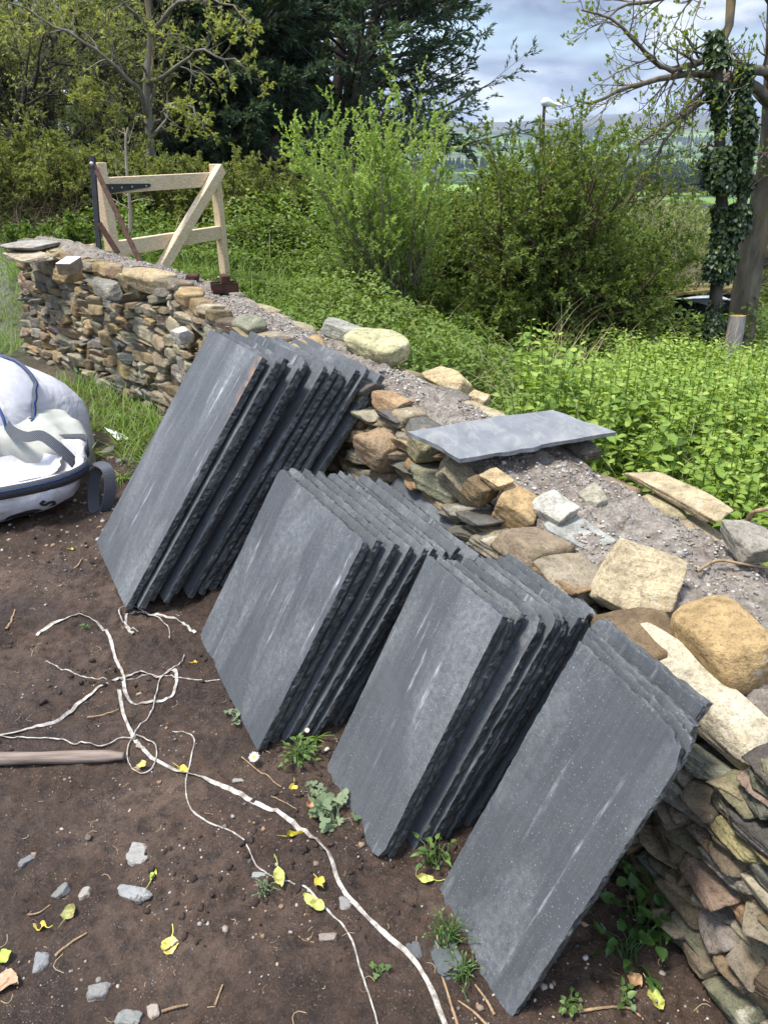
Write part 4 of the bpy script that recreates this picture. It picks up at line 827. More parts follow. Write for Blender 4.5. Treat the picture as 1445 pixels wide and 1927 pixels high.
leaf_obj('yellow-green leaf tucked under the weeds by the third stack', 590, 1532, R(-75), .034, .022, *GY, seed=17)
leaf_obj('yellow-green leaf standing by the weeds at the wall foot', 1222, 1865, R(-80), .048, .032, *YG, seed=18)
leaf_obj('withered tan leaf under the nettles at the wall foot', 1205, 1862, R(120), .04, .03, (.34, .20, .10), (.40, .26, .13), .4, False, seed=19)
leaf_obj('tiny orange leaf beside the straight twine', 362, 1252, R(20), .022, .014, (.55, .32, .05), (.60, .40, .06), seed=20)
# stones in the mud
def gstone(label, px, py, dims, yaw=0, c=(.3, .3, .28), seed=0, sink=.4, p=16):
    r_ = np.random.default_rng(500 + seed); dims = tuple(np.array(dims) * [.85, .85, .9]); V, F = rock(r_, dims, 26, p, 16, .62, .09, .1); V = V @ rotx(r_.normal(0, .15)).T @ roty(r_.normal(0, .15)).T @ rotz(yaw).T; o = mk('ground_stone', V, [F], M['pale_stone'], None, True, col=np.broadcast_to(np.array(c), (len(V), 3)))
    g = G(px, py); o.location = g + [0, 0, dims[2] * (.30 - sink)]; return tag(o, label, 'stone')
b = NB('pale_ground_stone'); v = b.co('Object'); n_ = b.noise(30, 6, .65, v); c_ = b.attr('rgb')
M['pale_stone'] = b.bsdf(b.mix(b.ramp(b.noise(26, 5, .7, v), [(.50, 0.), (.62, .9)]), b.mix(b.ramp(n_, [(.3, 0.), (.7, 1.)]), b.mix(1., c_, (.40, .39, .37), 'MULTIPLY'), b.mix(1., c_, (.78, .775, .75), 'MULTIPLY')), (.05, .036, .028)), .8, b.bump(n_, .5, .006), .25)
gstone('flat pale grey stone half buried in the mud, upper of the two large ones', 272, 1612, (.088, .060, .022), -.25, (.43, .42, .40), 1, .66)
gstone('long pale grey stone half buried in the mud, lower of the two large ones', 250, 1682, (.078, .034, .026), -.3, (.40, .41, .41), 2, .5)
gstone('grey triangular stone embedded at lower left', 118, 1680, (.040, .025, .024), .9, (.26, .26, .25), 3)
gstone('grey triangular stone left of the pale flat stones', 52, 1620, (.044, .022, .022), .8, (.25, .25, .26), 4, .55)
gstone('white-pink pebble stone beside the olive leaf', 162, 1682, (.026, .03, .02), .2, (.45, .40, .36), 5)
gstone('grey stone below the small yellow leaf at lower left', 78, 1812, (.030, .038, .022), .2, (.33, .34, .35), 6)
gstone('grey stone beneath the strapping at right of the leaves', 648, 1702, (.026, .042, .02), .3, (.33, .32, .31), 7, .5)
gstone('rough grey stone at the bottom edge, left one', 185, 1868, (.046, .032, .03), .1, (.32, .31, .30), 8)
gstone('rough grey stone at the bottom edge, right one', 242, 1918, (.048, .032, .03), .0, (.32, .33, .31), 9)
gstone('grey slaty stone among weeds beside the nearest slab', 838, 1800, (.060, .095, .03), .4, (.14, .16, .17), 10, .5)
gstone('small grey stone behind the slaty stone by the weeds', 783, 1792, (.034, .045, .022), .2, (.15, .165, .17), 11, .5)
gstone('brown elongated stone right of the thin cord', 617, 1765, (.042, .018, .016), -.1, (.34, .29, .25), 12, .5)
gstone('thin pale stone chip above the wide strapping', 452, 1470, (.042, .012, .01), .15, (.44, .42, .38), 13, .4)
gstone('pale flat chip left of the upright green leaf', 488, 1648, (.036, .014, .012), -.1, (.40, .40, .39), 14, .4)
gstone('orange-brown pebble above the mud hollow', 301, 1474, (.013, .012, .01), 0, (.45, .28, .16), 15, .3, 6)
gstone('cream pebble beside the looped strapping', 154, 1263, (.016, .016, .011), 0, (.52, .45, .36), 16, .3, 6)
gstone('flat buff pebble below the looped strapping', 262, 1307, (.018, .013, .008), 0, (.45, .36, .26), 17, .3, 6)
gstone('pink-white quartz stone at the foot of the picture beside twigs', 290, 1905, (.022, .03, .02), .4, (.46, .40, .34), 18)
gstone('grey stone by the wall foot near the grass behind the bag', 205, 850, (.09, .06, .04), .3, (.2, .2, .19), 19)
gstone('second grey stone in front of the grass behind the bag', 235, 868, (.10, .06, .04), .1, (.24, .24, .24), 20)
# white plastic scrap
b = NB('white_plastic'); o = mk('plastic_scrap', (np.array([G(198, 812), G(232, 822), G(246, 830), G(222, 832)]) + [[0, 0, .03], [0, 0, .02], [0, 0, .01], [0, 0, .012]]) - G(220, 825), [[[0, 3, 2, 1]]], b.bsdf((.72, .72, .75), .5), None, False); o.location = G(220, 825); so_ = o.modifiers.new('t', 'SOLIDIFY'); so_.thickness = .003; tag(o, 'torn white plastic scrap on the ground behind the bag', 'scrap')
# gravel in the mud
rng = np.random.default_rng(77); m = 24000; x = rng.uniform(-1.7, 1.0, m); y = .72 + rng.random(m) ** 1.5 * 3.2; keep = (n2d(x, y, 3.2, 3, 78) > -.06 + .10 * rng.random(m)) & (wall_side(x, y) < -.02)
x, y = x[keep], y[keep]; q_ = rng.random(len(x)) < .6; x, y = x[q_], y[q_]; sz = .0011 + .0032 * rng.random(len(x)) ** 3.2 + .008 * (rng.random(len(x)) < .05) * rng.random(len(x))
pal = np.array([(.26, .235, .21), (.16, .13, .11), (.34, .29, .24), (.22, .155, .11), (.10, .085, .075), (.40, .38, .35), (.28, .185, .11)])
build_pebbles('gravel', np.column_stack([x, y, gz(x, y) + sz * .15]), sz, rng, None, 2, pal)['kind'] = 'stuff'
m = 1500; x = rng.uniform(-3.2, -.6, m); y = rng.uniform(2.6, 4.6, m); keep = wall_side(x, y) < -.05; x, y = x[keep], y[keep]; sz = .004 + .012 * rng.random(len(x)) ** 3
build_pebbles('gravel', np.column_stack([x, y, gz(x, y)]), sz, rng, None, 2, pal)['kind'] = 'stuff'
# mud clods
m = 2600; x = rng.uniform(-1.6, .6, m); y = .75 + rng.random(m) ** 1.3 * 2.2; keep = (n2d(x, y, 2.6, 3, 91) > .02) & (wall_side(x, y) < -.1); x, y = x[keep], y[keep]; sz = .003 + .009 * rng.random(len(x)) ** 2.5
D3, F3 = CS[3]; V = D3[None] * sz[:, None, None] * rng.uniform(.6, 1.2, (len(x), 1, 3)) * (1 + rng.normal(0, .2, (len(x), len(D3), 1))) + np.column_stack([x, y, gz(x, y)])[:, None]
mk('mud_clods', V.reshape(-1, 3), [(np.arange(len(x))[:, None, None] * len(D3) + F3[None]).reshape(-1, 4)], flat_mat('mud_clod', (.022, .015, .012), (.055, .039, .031), 60, .85, .8, .2), None, True)['kind'] = 'stuff'
# bits of root, straw and bark trodden into the mud
m = 900; x = rng.uniform(-1.7, 1.0, m); y = .73 + rng.random(m) ** 1.4 * 2.6; keep = (wall_side(x, y) < -.03); x, y = x[keep], y[keep]; m = len(x); an = rng.random(m) * 6.283; ln = rng.uniform(.008, .045, m) * rng.uniform(.5, 1, m); ts = np.linspace(-.5, .5, 5)[None]; bend = rng.normal(0, .35, (m, 1)) * (ts ** 2 * 4 - .5)
lx = x[:, None] + ln[:, None] * (ts * np.cos(an)[:, None] - bend * np.sin(an)[:, None]); ly = y[:, None] + ln[:, None] * (ts * np.sin(an)[:, None] + bend * np.cos(an)[:, None]); P = np.stack([lx, ly, gz(lx.ravel(), ly.ravel()).reshape(m, 5) + .0012], -1)
V, f = tubes(P, np.broadcast_to(rng.uniform(.0004, .0013, (m, 1)), (m, 5)), 4); pl_ = np.array([(.30, .21, .12), (.16, .10, .06), (.38, .30, .18), (.09, .06, .04)]); mk('plant_litter', V, [f], M['pebble'], None, True, col=np.repeat(pl_[rng.integers(4, size=m)], 20, 0))['kind'] = 'stuff'
# twigs
M['twig'] = flat_mat('dry_twig', (.16, .10, .06), (.34, .24, .14), 60, .85, .4, .15)
def twig(label, pts, r0, mat='twig', lift=.004, name='twig'):
    P = smoothline([G(x, y, lift) for x, y in pts], 24); P[:, 2] = np.maximum(P[:, 2], gz(P[:, 0], P[:, 1]) + r0 * .7); c = P.mean(0); V, f = tubes((P - c)[None], (r0 * np.linspace(1, .6, 24) * (1 + .15 * np.sin(np.arange(24) * 2.1)))[None], 6); o = mk(name, V, [f], M[mat], None, True); o.location = c; return tag(o, label, 'twig')
twig('straw-coloured twig on the mud below the spotted yellow leaf', [(305, 1905), (330, 1897), (355, 1893)], .0035)
twig('forked pale twig stub beside the straw-coloured twig', [(405, 1895), (412, 1875), (420, 1855)], .003)
twig('thin brown twig pointing at the olive leaf', [(55, 1725), (75, 1717), (96, 1706)], .0024)
twig('brown bark strip below the spotted leaf at lower left', [(105, 1800), (135, 1775), (165, 1757)], .0035)
twig('long brown twig standing along the weeds by the nearest slab', [(862, 1935), (845, 1880), (830, 1830), (822, 1760)], .0035)
twig('forked brown twig by the lower corner of the nearest slab', [(930, 1912), (915, 1885), (893, 1855)], .0035)
twig('brown twig at the picture foot beside the nearest slab', [(915, 1930), (890, 1905), (862, 1885)], .003)
twig('long brown root under the nettles at the wall foot', [(1090, 1905), (1140, 1898), (1180, 1900), (1205, 1915)], .0035)
twig('straw twig on the mud at the left under the bag', [(12, 1185), (22, 1168), (30, 1150)], .005)
twig('pale twig in the mud near the bag', [(140, 1072), (148, 1064), (155, 1055)], .004)
twig('brown twig stub beside the weeds near the daisy', [(455, 1425), (490, 1455), (530, 1485)], .0022)
twig('thin twig crossing the mud right of the small yellow leaf', [(510, 1500), (540, 1513), (562, 1524)], .0018)
twig('broken brown twig left of the tangled cord', [(165, 1350), (195, 1345), (225, 1338)], .003)
P = [PZ(1405, 985, .63), PZ(1415, 965, .69), PZ(1440, 958, .71), PZ(1475, 948, .73)]; V, f = tubes(smoothline(P, 20)[None] - P[0], np.linspace(.008, .005, 20)[None], 6); o = mk('twig', V, [f], M['twig'], None); o.location = P[0]; tag(o, 'bent pale twig rising from the grey and rusty wall stone', 'twig')
P = [PZ(1310, 1075, .58), PZ(1350, 1055, .59), PZ(1400, 1062, .59), PZ(1450, 1070, .58)]; V, f = tubes(smoothline(P, 20)[None] - P[0], np.linspace(.005, .003, 20)[None], 6); o = mk('twig', V, [f], M['twig'], None); o.location = P[0]; tag(o, 'dark twig lying on the gravel behind the ochre boulder', 'twig')

# ------------------------------------------------------------------ plants: growing and building
def perp(T, rng):
    r = rng.normal(0, 1, T.shape); return nrm(r - T * (r * T).sum(-1, keepdims=True))
def grow(rng, S, D, Ln, K, wander, up, sag=0.):
    P, T = [np.asarray(S, float)], [nrm(np.asarray(D, float))]; st = (np.asarray(Ln, float) / (K - 1))[:, None]
    for k in range(K - 1):
        d = T[-1]; P.append(P[-1] + d * st); T.append(nrm(d + rng.normal(0, wander, d.shape) + np.array([0, 0, up - sag * (1 - k / K)])))
    return np.stack(P, 1), np.stack(T, 1)
def kids(rng, P, T, Rd, Ln, n, t0=.25, t1=1., ang=.8, angj=.25, lf=.5, taper=.45, rf=.6, flat=0.):
    Mn, K, _ = P.shape; t = t0 + (t1 - t0) * (np.arange(n)[None] + rng.random((Mn, n))) / n; x = t * (K - 1); i = np.minimum(x.astype(int), K - 2); f = (x - i)[..., None]; m = np.arange(Mn)[:, None]
    pos = P[m, i] * (1 - f) + P[m, i + 1] * f; tan = T[m, i]; a = (ang + rng.normal(0, angj, (Mn, n)))[..., None]
    pv = perp(tan, rng); pv[..., 2] *= 1 - flat; pv = nrm(pv); d = tan * np.cos(a) + pv * np.sin(a)
    ln = Ln[:, None] * lf * (1 - taper * t) * rng.uniform(.7, 1.25, (Mn, n)); r = np.minimum((Rd[m, i] * (1 - f[..., 0]) + Rd[m, i + 1] * f[..., 0]) * rf, Rd[m, i])
    return pos.reshape(-1, 3), nrm(d).reshape(-1, 3), ln.reshape(-1), r.reshape(-1)
def radii(r, K, end=.25): return r[:, None] * (1 - (1 - end) * np.linspace(0, 1, K)[None] ** .9)
def leaves_on(rng, P, T, n, L, W, spread=.9, t0=.1, up=.15, nup=.6, tmpl=T_DIA, jit=.0):
    Mn, K, _ = P.shape; t = t0 + (1 - t0) * rng.random((Mn, n)); x = t * (K - 1); i = np.minimum(x.astype(int), K - 2); f = (x - i)[..., None]; m = np.arange(Mn)[:, None]
    pos = (P[m, i] * (1 - f) + P[m, i + 1] * f).reshape(-1, 3); d = nrm(T[m, i].reshape(-1, 3) + rng.normal(0, spread, (Mn * n, 3)) + [0, 0, up]); nn = nrm(rng.normal(0, 1, (Mn * n, 3)) + [0, 0, nup * 2])
    if jit: pos = pos + rng.normal(0, jit, pos.shape)
    s = rng.uniform(.6, 1.2, Mn * n); tint = np.clip(np.repeat(rng.random(Mn), n) * .5 + rng.random(Mn * n) * .5, 0, 1)
    return scatter(tmpl, pos, d, nn, L * s, W * s, tint=tint)
def build_plant(name, label, cat, base, S, D, Ln, r0, levels, leafspec, bark, leafm, seed, group=None, part=('trunk', 'crown'), K0=9, wander0=.08, up0=.05, extra=None, end0=.35):
    rng = np.random.default_rng(seed); base = np.asarray(base, float)
    P, T = grow(rng, S, D, Ln, K0, wander0, up0); Rd = radii(np.broadcast_to(np.asarray(r0, float), (len(P),)), K0, end0)
    if extra is not None: P, T, Rd, Ln = extra(rng)
    wood = Acc(); V, f = tubes(P, Rd, 7); wood.add(V, f4=f); crown = Acc(); sets = [(P, T)]; allP = P
    for li, lv in enumerate(levels):
        p, d, ln, r = kids(rng, P, T, Rd, np.asarray(Ln, float), lv['n'], lv.get('t0', .25), lv.get('t1', 1.), lv.get('a', .8), lv.get('aj', .25), lv.get('lf', .5), lv.get('tp', .45), lv.get('rf', .6), lv.get('flat', 0.))
        K = lv.get('K', 6); P, T = grow(rng, p, d, ln, K, lv.get('w', .15), lv.get('up', .03), lv.get('sag', 0.)); Rd = radii(np.maximum(r, lv.get('rmin', .002)), K); Ln = ln
        V, f = tubes(P, Rd, lv.get('k', 4)); wood.add(V, f4=f); sets.append((P, T))
    root = thing(name, label, cat, base, 0, group)
    wood.build(part[0], bark, root, True)
    for ls in leafspec:
        P, T = sets[ls.get('lvl', -1)]; V, f, t = leaves_on(rng, P, T, ls['n'], ls['L'], ls['W'], ls.get('sp', .9), ls.get('t0', .1), ls.get('up', .15), ls.get('nup', .6), ls.get('tm', T_DIA), ls.get('jit', 0.)); crown.add(V, f3=f, t=t)
    if leafspec: crown.build(part[1], leafm, root, True)
    return root
def stems(rng, n, spread, h, hj=.2, rad=.12):
    a = rng.random(n) * 6.283; tl = spread * np.sqrt(rng.random(n)); D = np.column_stack([np.cos(a) * np.sin(tl), np.sin(a) * np.sin(tl), np.cos(tl)]); S = np.column_stack([np.cos(a) * rad * rng.random(n), np.sin(a) * rad * rng.random(n), np.full(n, -.1)])
    return S, D, h * rng.uniform(1 - hj, 1.05, n) / np.maximum(.75, np.cos(tl))
LM = {}
LM['lime'] = leaf_mat('lime_leaves', (.21, .32, .08), (.37, .48, .14), None, .48)
LM['olive'] = leaf_mat('olive_leaves', (.11, .14, .04), (.23, .26, .075), (.32, .34, .11), .42)
LM['bush'] = leaf_mat('bush_leaves', (.085, .13, .032), (.185, .245, .055), (.29, .34, .09), .42)
LM['willow'] = leaf_mat('grey_green_leaves', (.18, .21, .095), (.34, .37, .18), None, .48)  # leaf tone lifted so the colour itself carries a pale haze
LM['oak'] = leaf_mat('young_oak_leaves', (.22, .255, .07), (.36, .38, .12), None, .45)
LM['cypress'] = leaf_mat('cypress_needles', (.045, .08, .055), (.105, .16, .10), (.16, .225, .135), .32, .7)
LM['ivy'] = leaf_mat('ivy_leaves', (.022, .042, .016), (.06, .10, .03), (.13, .17, .045), .15, .4, .4)
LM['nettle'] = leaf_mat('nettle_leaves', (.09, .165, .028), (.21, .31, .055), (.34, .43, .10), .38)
LM['bramble'] = leaf_mat('bramble_leaves', (.06, .11, .02), (.16, .23, .045), (.25, .30, .08), .35)
LM['grass'] = leaf_mat('grass_blades', (.09, .155, .026), (.18, .27, .05), (.34, .34, .14), .35)
LM['weed'] = leaf_mat('weed_leaves', (.06, .12, .03), (.14, .22, .055), None, .3, .45, .4)
LM['dark_weed'] = leaf_mat('dark_weed_leaves', (.035, .085, .018), (.07, .14, .03), None, .3, .45, .4)
LM['grey_weed'] = leaf_mat('grey_weed_leaves', (.12, .17, .085), (.20, .25, .13), None, .3, .5, .4)
LM['ash'] = leaf_mat('ash_leaves', (.14, .20, .03), (.28, .34, .06), None, .4)
BK = {}
BK['dark'] = bark_mat('dark_bark', (.04, .034, .028), (.11, .095, .08))
BK['grey'] = bark_mat('grey_bark', (.10, .09, .07), (.24, .22, .18), 14, (.24, .17, .05))
BK['ash'] = bark_mat('mossy_ash_bark', (.08, .068, .05), (.22, .19, .145), 14, (.17, .13, .04))
BK['stem'] = bark_mat('grey_stems', (.10, .09, .06), (.22, .20, .14))
BK['brown'] = bark_mat('brown_stems', (.05, .036, .022), (.13, .10, .065))
BK['pale'] = bark_mat('pale_stems', (.22, .18, .13), (.40, .34, .27))
def top_h(px, topy, Y, bz): return PY(px, topy, Y)[2] - bz
def base_at(px, py, Y): p = PY(px, py or 560, Y); return np.array([p[0], p[1], float(gz_base(p[0], p[1]))])

# lime willow sapling behind the wall
rg = np.random.default_rng(3); bp_ = base_at(752, 600, 7.2); H = top_h(700, 250, 7.2, bp_[2]); S, D, Ln = stems(rg, 20, .38, H, .35, .25); D[:, 0] -= .05
build_plant('willow_sapling', 'young lime-green many-stemmed willow growing behind the middle of the wall', 'shrub', bp_, S, D, Ln, .014, [dict(n=12, t0=.12, a=.5, aj=.18, lf=.55, up=.10, w=.07, rf=.55, K=7), dict(n=7, t0=.15, a=.55, aj=.2, lf=.5, up=.08, w=.08, rf=.6, K=5, k=3)],
            [dict(n=19, L=.036, W=.019, sp=.75, up=.3)], BK['stem'], LM['lime'], 101, part=('stems', 'foliage'), K0=12, wander0=.05, up0=.03)
# dark bushes
def bush(label, px, py, Y, topy, wide, seed, mat='bush', bark='brown', n=16, leafn=22, L=.042, group=None, l1=11, l2=8, name='bush', dens=1., wand=.16, lean=0.):
    rg = np.random.default_rng(seed); bp_ = base_at(px, py, Y); H = top_h(px, topy, Y, bp_[2]); S, D, Ln = stems(rg, n, wide, H * .86, .35, .3 * wide); D[:, 0] += lean
    return build_plant(name, label, 'bush', bp_, S, D, Ln, .016 * max(.6, min(1.6, H)), [dict(n=l1, t0=.18, a=.75, aj=.25, lf=.5, up=.05, w=wand, K=6), dict(n=l2, t0=.15, a=.8, aj=.3, lf=.5, up=.04, w=wand, K=5, k=3)], [dict(n=int(leafn * dens), L=L, W=L * .52, sp=.9, nup=.8)], BK[bark], LM[mat], seed, group, ('stems', 'foliage'), K0=9, wander0=.10, up0=.02)
bush('tall dark olive thorn bush with straggling tips right of the lime willow', 990, 720, 7.5, 215, .44, 11, n=30, leafn=22, l1=14)
bush('broad rounded olive bush right of the tall dark thorn bush', 1085, 720, 7.8, 430, .62, 12, n=34, leafn=22, l1=14)
bush('dark low bush in the shade between the lime willow and the tall thorn bush', 890, 700, 7.0, 520, .7, 13, 'bush', n=24, leafn=28)
bush('yellowish green bush in front of the derelict shed', 1110, 710, 7.2, 630, .8, 14, n=20, leafn=26)
bush('fresh green bush reaching towards the ivy trunk, behind the broad rounded bush', 1120, 600, 9.9, 400, .6, 16, 'bramble', n=24, leafn=20)
bush('straggling bush with thin upright shoots between the lime willow and the tall thorn bush', 865, 640, 8.6, 330, .45, 17, n=22, leafn=18)
bush('sparse bramble bush directly behind the lichen boulder', 830, 660, 6.8, 560, .9, 15, 'bramble', n=12, leafn=16, L=.04)
# bramble clumps between the gate and the willow
for k, (lb, px, Y, ty, wd) in enumerate((('bramble clump just beyond the right post of the gate', 452, 8.2, 448, .9), ('bramble clump in front of the shrub left of the lime willow', 540, 8.4, 470, .9), ('low bramble clump behind the wall halfway between gate and willow', 505, 6.6, 520, .9), ('bramble clump against the left foot of the lime willow', 628, 7.4, 500, .9), ('bramble clump behind the gravelly wall top below the lime willow', 600, 5.9, 580, .9), ('leafy bramble clump seen through the wooden gate', 318, 8.6, 412, .9), ('bramble clump to the left of the wooden gate', 120, 8.6, 392, .9))):
    bush(lb, px, 0, Y, ty, wd, 81 + k, 'bramble', n=14, leafn=16, L=.042, group='bramble clumps behind the wall', l1=9, l2=7, name='bramble')
# shrubs beneath the trees on the left
SH = [('dark olive shrub at the far left under the trees', -10, 420, 10.8, 240, .8), ('second olive shrub from the left under the trees', 105, 425, 10.4, 236, .75), ('olive shrub just left of the dead sapling', 200, 425, 10.8, 245, .7),
      ('olive shrub behind the gate post', 300, 435, 10.6, 262, .8), ('olive shrub behind the middle of the wooden gate', 385, 440, 10.2, 292, .8), ('olive shrub beyond the right post of the gate', 470, 455, 10, 285, .8), ('low olive shrub left of the lime willow', 545, 475, 9.6, 345, .85), ('low light shrub at the foot of the lime willow', 625, 500, 9.2, 400, .9)]
for k, (lb, px, py, Y, ty, wd) in enumerate(SH): bush(lb, px, py, Y, ty, wd, 21 + k, 'olive' if k < 6 else 'bramble', n=16, leafn=20, L=.045, group='shrubs under the trees', l1=10, l2=8)
SC = [('pale scrub bush seen over the wooden gate towards the dark cypress', 590, 440, 13, 330, .9, 'olive'), ('green scrub bush behind the lime willow', 760, 470, 12, 335, .9, 'bush'), ('green scrub bush left of the broken tree', 900, 480, 13, 350, .9, 'bush'),
      ('light green scrub bush right of the broken tree', 1075, 470, 14, 360, .9, 'bramble'), ('light scrub bush below the valley fields', 1170, 480, 15, 345, .9, 'willow'), ('light green scrub left of the ivy-clad trunk', 1265, 480, 13.5, 370, .9, 'bramble'), ('green scrub bush behind the ivy-clad trunk', 1345, 520, 12, 400, .9, 'willow'), ('dark green scrub at the right edge behind the ash', 1450, 600, 11, 410, .9, 'bush'), ('low scrub beside the derelict shed', 1185, 560, 11.5, 470, .9, 'bramble')]
for k, (lb, px, py, Y, ty, wd, mt) in enumerate(SC): bush(lb, px, py, Y, ty, wd, 51 + k, mt, n=14, leafn=18, L=.055, group='scrub beyond the wall', l1=9, l2=7)
# dead brush
def brush(label, px, py, Y, topy, wide, seed, bark, n=16, name='dead_brush', lean=0.):
    rg = np.random.default_rng(seed); bp_ = base_at(px, py, Y); H = top_h(px, topy, Y, bp_[2]); S, D, Ln = stems(rg, n, wide, H, .4, .35); D[:, 0] += lean
    return build_plant(name, label, 'dead brush', bp_, S, D, Ln, .010, [dict(n=8, t0=.15, a=.7, aj=.3, lf=.55, up=-.02, w=.2, K=6, k=4), dict(n=6, t0=.15, a=.8, aj=.3, lf=.5, up=-.02, w=.2, K=5, k=3)], [], BK[bark], LM['olive'], seed, None, ('stems', 'foliage'), K0=9, wander0=.16, up0=-.04)
brush('heap of brown dead brushwood at the left edge under the shrubs', 45, 435, 9.2, 320, 1.0, 71, 'brown', 26)
brush('pale tangle of bare brushwood above the derelict shed', 1275, 560, 10.2, 360, .9, 72, 'pale', 20, lean=-.2)
bp_ = base_at(243, 440, 8.9); P = [PY(243, 440, 8.9), PY(246, 400, 8.9), PY(240, 330, 8.9), PY(237, 262, 8.9), PY(242, 238, 8.9)]
rg = np.random.default_rng(9)
def dead_extra(rng):
    P = smoothline([PY(246, 460, 8.9), PY(246, 400, 8.9), PY(240, 330, 8.9), PY(237, 262, 8.9), PY(242, 240, 8.9)], 14) - bp_; P = P[None]; return P, nrm(np.gradient(P, axis=1)), radii(np.array([.030]), 14, .3), np.array([1.4])
build_plant('dead_sapling', 'thin pale dead sapling standing behind the gate post', 'tree', bp_, np.zeros((1, 3)), np.array([[0, 0, 1.]]), np.array([1.]), .03, [dict(n=12, t0=.25, a=1.0, aj=.3, lf=.28, up=-.01, w=.2, K=6, rf=.4), dict(n=3, a=.7, lf=.5, K=4, k=3)], [], BK['pale'], LM['olive'], 9, extra=dead_extra)

# broadleaf trees on the left
def tree(name, label, px, py, Y, topy, seed, mat, bark, n1=12, n2=8, n3=6, leafn=9, L=.06, spread=.9, r0=.12, stemn=1, sprd=.12, group=None, w=.12, up=.04, lf=.55, t0=.25, a1=.9):
    rg = np.random.default_rng(seed); bp_ = base_at(px, py, Y); H = top_h(px, topy, Y, bp_[2]); S, D, Ln = stems(rg, stemn, sprd, H, .15, .2)
    return build_plant(name, label, 'tree', bp_, S, D, Ln, r0, [dict(n=n1, t0=t0, a=a1, aj=.25, lf=lf, up=up, w=w, K=9, k=5), dict(n=n2, t0=.2, a=.75, aj=.25, lf=.5, up=up, w=w, K=7, k=4), dict(n=n3, t0=.15, a=.7, aj=.3, lf=.5, up=up * .5, w=w * 1.3, K=5, k=3)], [dict(n=leafn, L=L, W=L * .5, sp=.9)], BK[bark], LM[mat], seed, group, K0=12, wander0=.07, up0=.04)
WG = 'grey-green trees at the left'
tree('willow_tree', 'grey-green willow at the far left edge', -20, 420, 13, -170, 201, 'willow', 'dark', 14, 9, 7, 9, .055, r0=.07, stemn=5, sprd=.45, group=WG, t0=.06)
tree('willow_tree', 'grey-green willow between the left edge and the young oak', 120, 420, 14.5, -150, 202, 'willow', 'dark', 14, 9, 7, 9, .055, r0=.07, stemn=5, sprd=.45, group=WG, t0=.06)
tree('willow_tree', 'grey-green willow behind the trunk of the young oak', 235, 400, 16, -90, 203, 'willow', 'dark', 14, 9, 7, 9, .0555, r0=.07, stemn=4, sprd=.45, group=WG, t0=.06)
0 and tree('dark_tree', 'dim dense tree far behind the willows at the left edge', 20, 400, 21, -120, 204, 'olive', 'dark', 16, 10, 7, 6, .13, r0=.14, stemn=4, sprd=.4, t0=.03)
tree('dark_tree', 'dim dense tree far behind between the willows and the cypress', 280, 390, 22, -60, 205, 'olive', 'dark', 16, 10, 7, 6, .13, r0=.14, stemn=4, sprd=.4, t0=.03)
tree('dark_tree', 'dim dense tree far behind the wind-swept cypress', 560, 390, 25, 60, 207, 'olive', 'dark', 16, 10, 7, 6, .14, r0=.14, stemn=4, sprd=.5, t0=.03)
tree('dark_tree', 'dim dense tree far behind the gap between the two grey-green willows', 140, 390, 24, 20, 208, 'olive', 'dark', 16, 10, 7, 6, .14, r0=.14, stemn=4, sprd=.5, t0=.03)
# young oak with twisted limbs
bp_ = base_at(288, 420, 12)
def oak_extra(rng):
    lines = [[(290, 430, 12), (286, 330, 12), (282, 250, 12), (276, 150, 12), (284, 60, 12.1), (270, -60, 12.2), (285, -180, 12.3)], [(280, 225, 12), (250, 150, 11.6), (200, 110, 11.3), (140, 70, 11.1), (70, 30, 11), (20, 5, 10.9)], [(278, 160, 12), (330, 130, 11.7), (370, 100, 11.4), (410, 105, 11.2), (450, 120, 11.1), (470, 150, 11)],
             [(284, 70, 12.1), (320, 20, 11.8), (370, -10, 11.5), (430, 10, 11.3), (470, 40, 11.2)], [(283, 250, 12), (310, 205, 11.7), (340, 190, 11.5), (370, 215, 11.3), (385, 250, 11.2)], [(284, 60, 12.1), (240, 10, 11.8), (180, -20, 11.6), (120, -30, 11.4)], [(282, 240, 12), (260, 215, 11.7), (230, 205, 11.5), (190, 190, 11.3), (150, 200, 11.2)]]
    rr_ = [.085, .040, .036, .034, .030, .030, .026]; P = np.stack([smoothline([PY(*q) for q in l], 14) for l in lines]) - bp_; P[1:] += rng.normal(0, .02, P[1:].shape)
    return P, nrm(np.gradient(P, axis=1)), radii(np.array(rr_), 14, .22), np.array([2.2, 2.0, 1.7, 1.6, 1.3, 1.4, 1.2])
build_plant('oak_tree', 'young oak with twisted limbs and small yellow-green leaves in front of the cypress', 'tree', bp_, np.zeros((1, 3)), np.array([[0, 0, 1.]]), np.array([1.]), .1, [dict(n=11, t0=.3, a=.9, aj=.3, lf=.42, up=.02, w=.24, K=7, k=4, rf=.5), dict(n=6, t0=.15, a=.8, aj=.3, lf=.5, up=.02, w=.24, K=6, k=3)], [dict(n=7, L=.075, W=.038, sp=.9, t0=.45)], BK['grey'], LM['oak'], 206, extra=oak_extra)
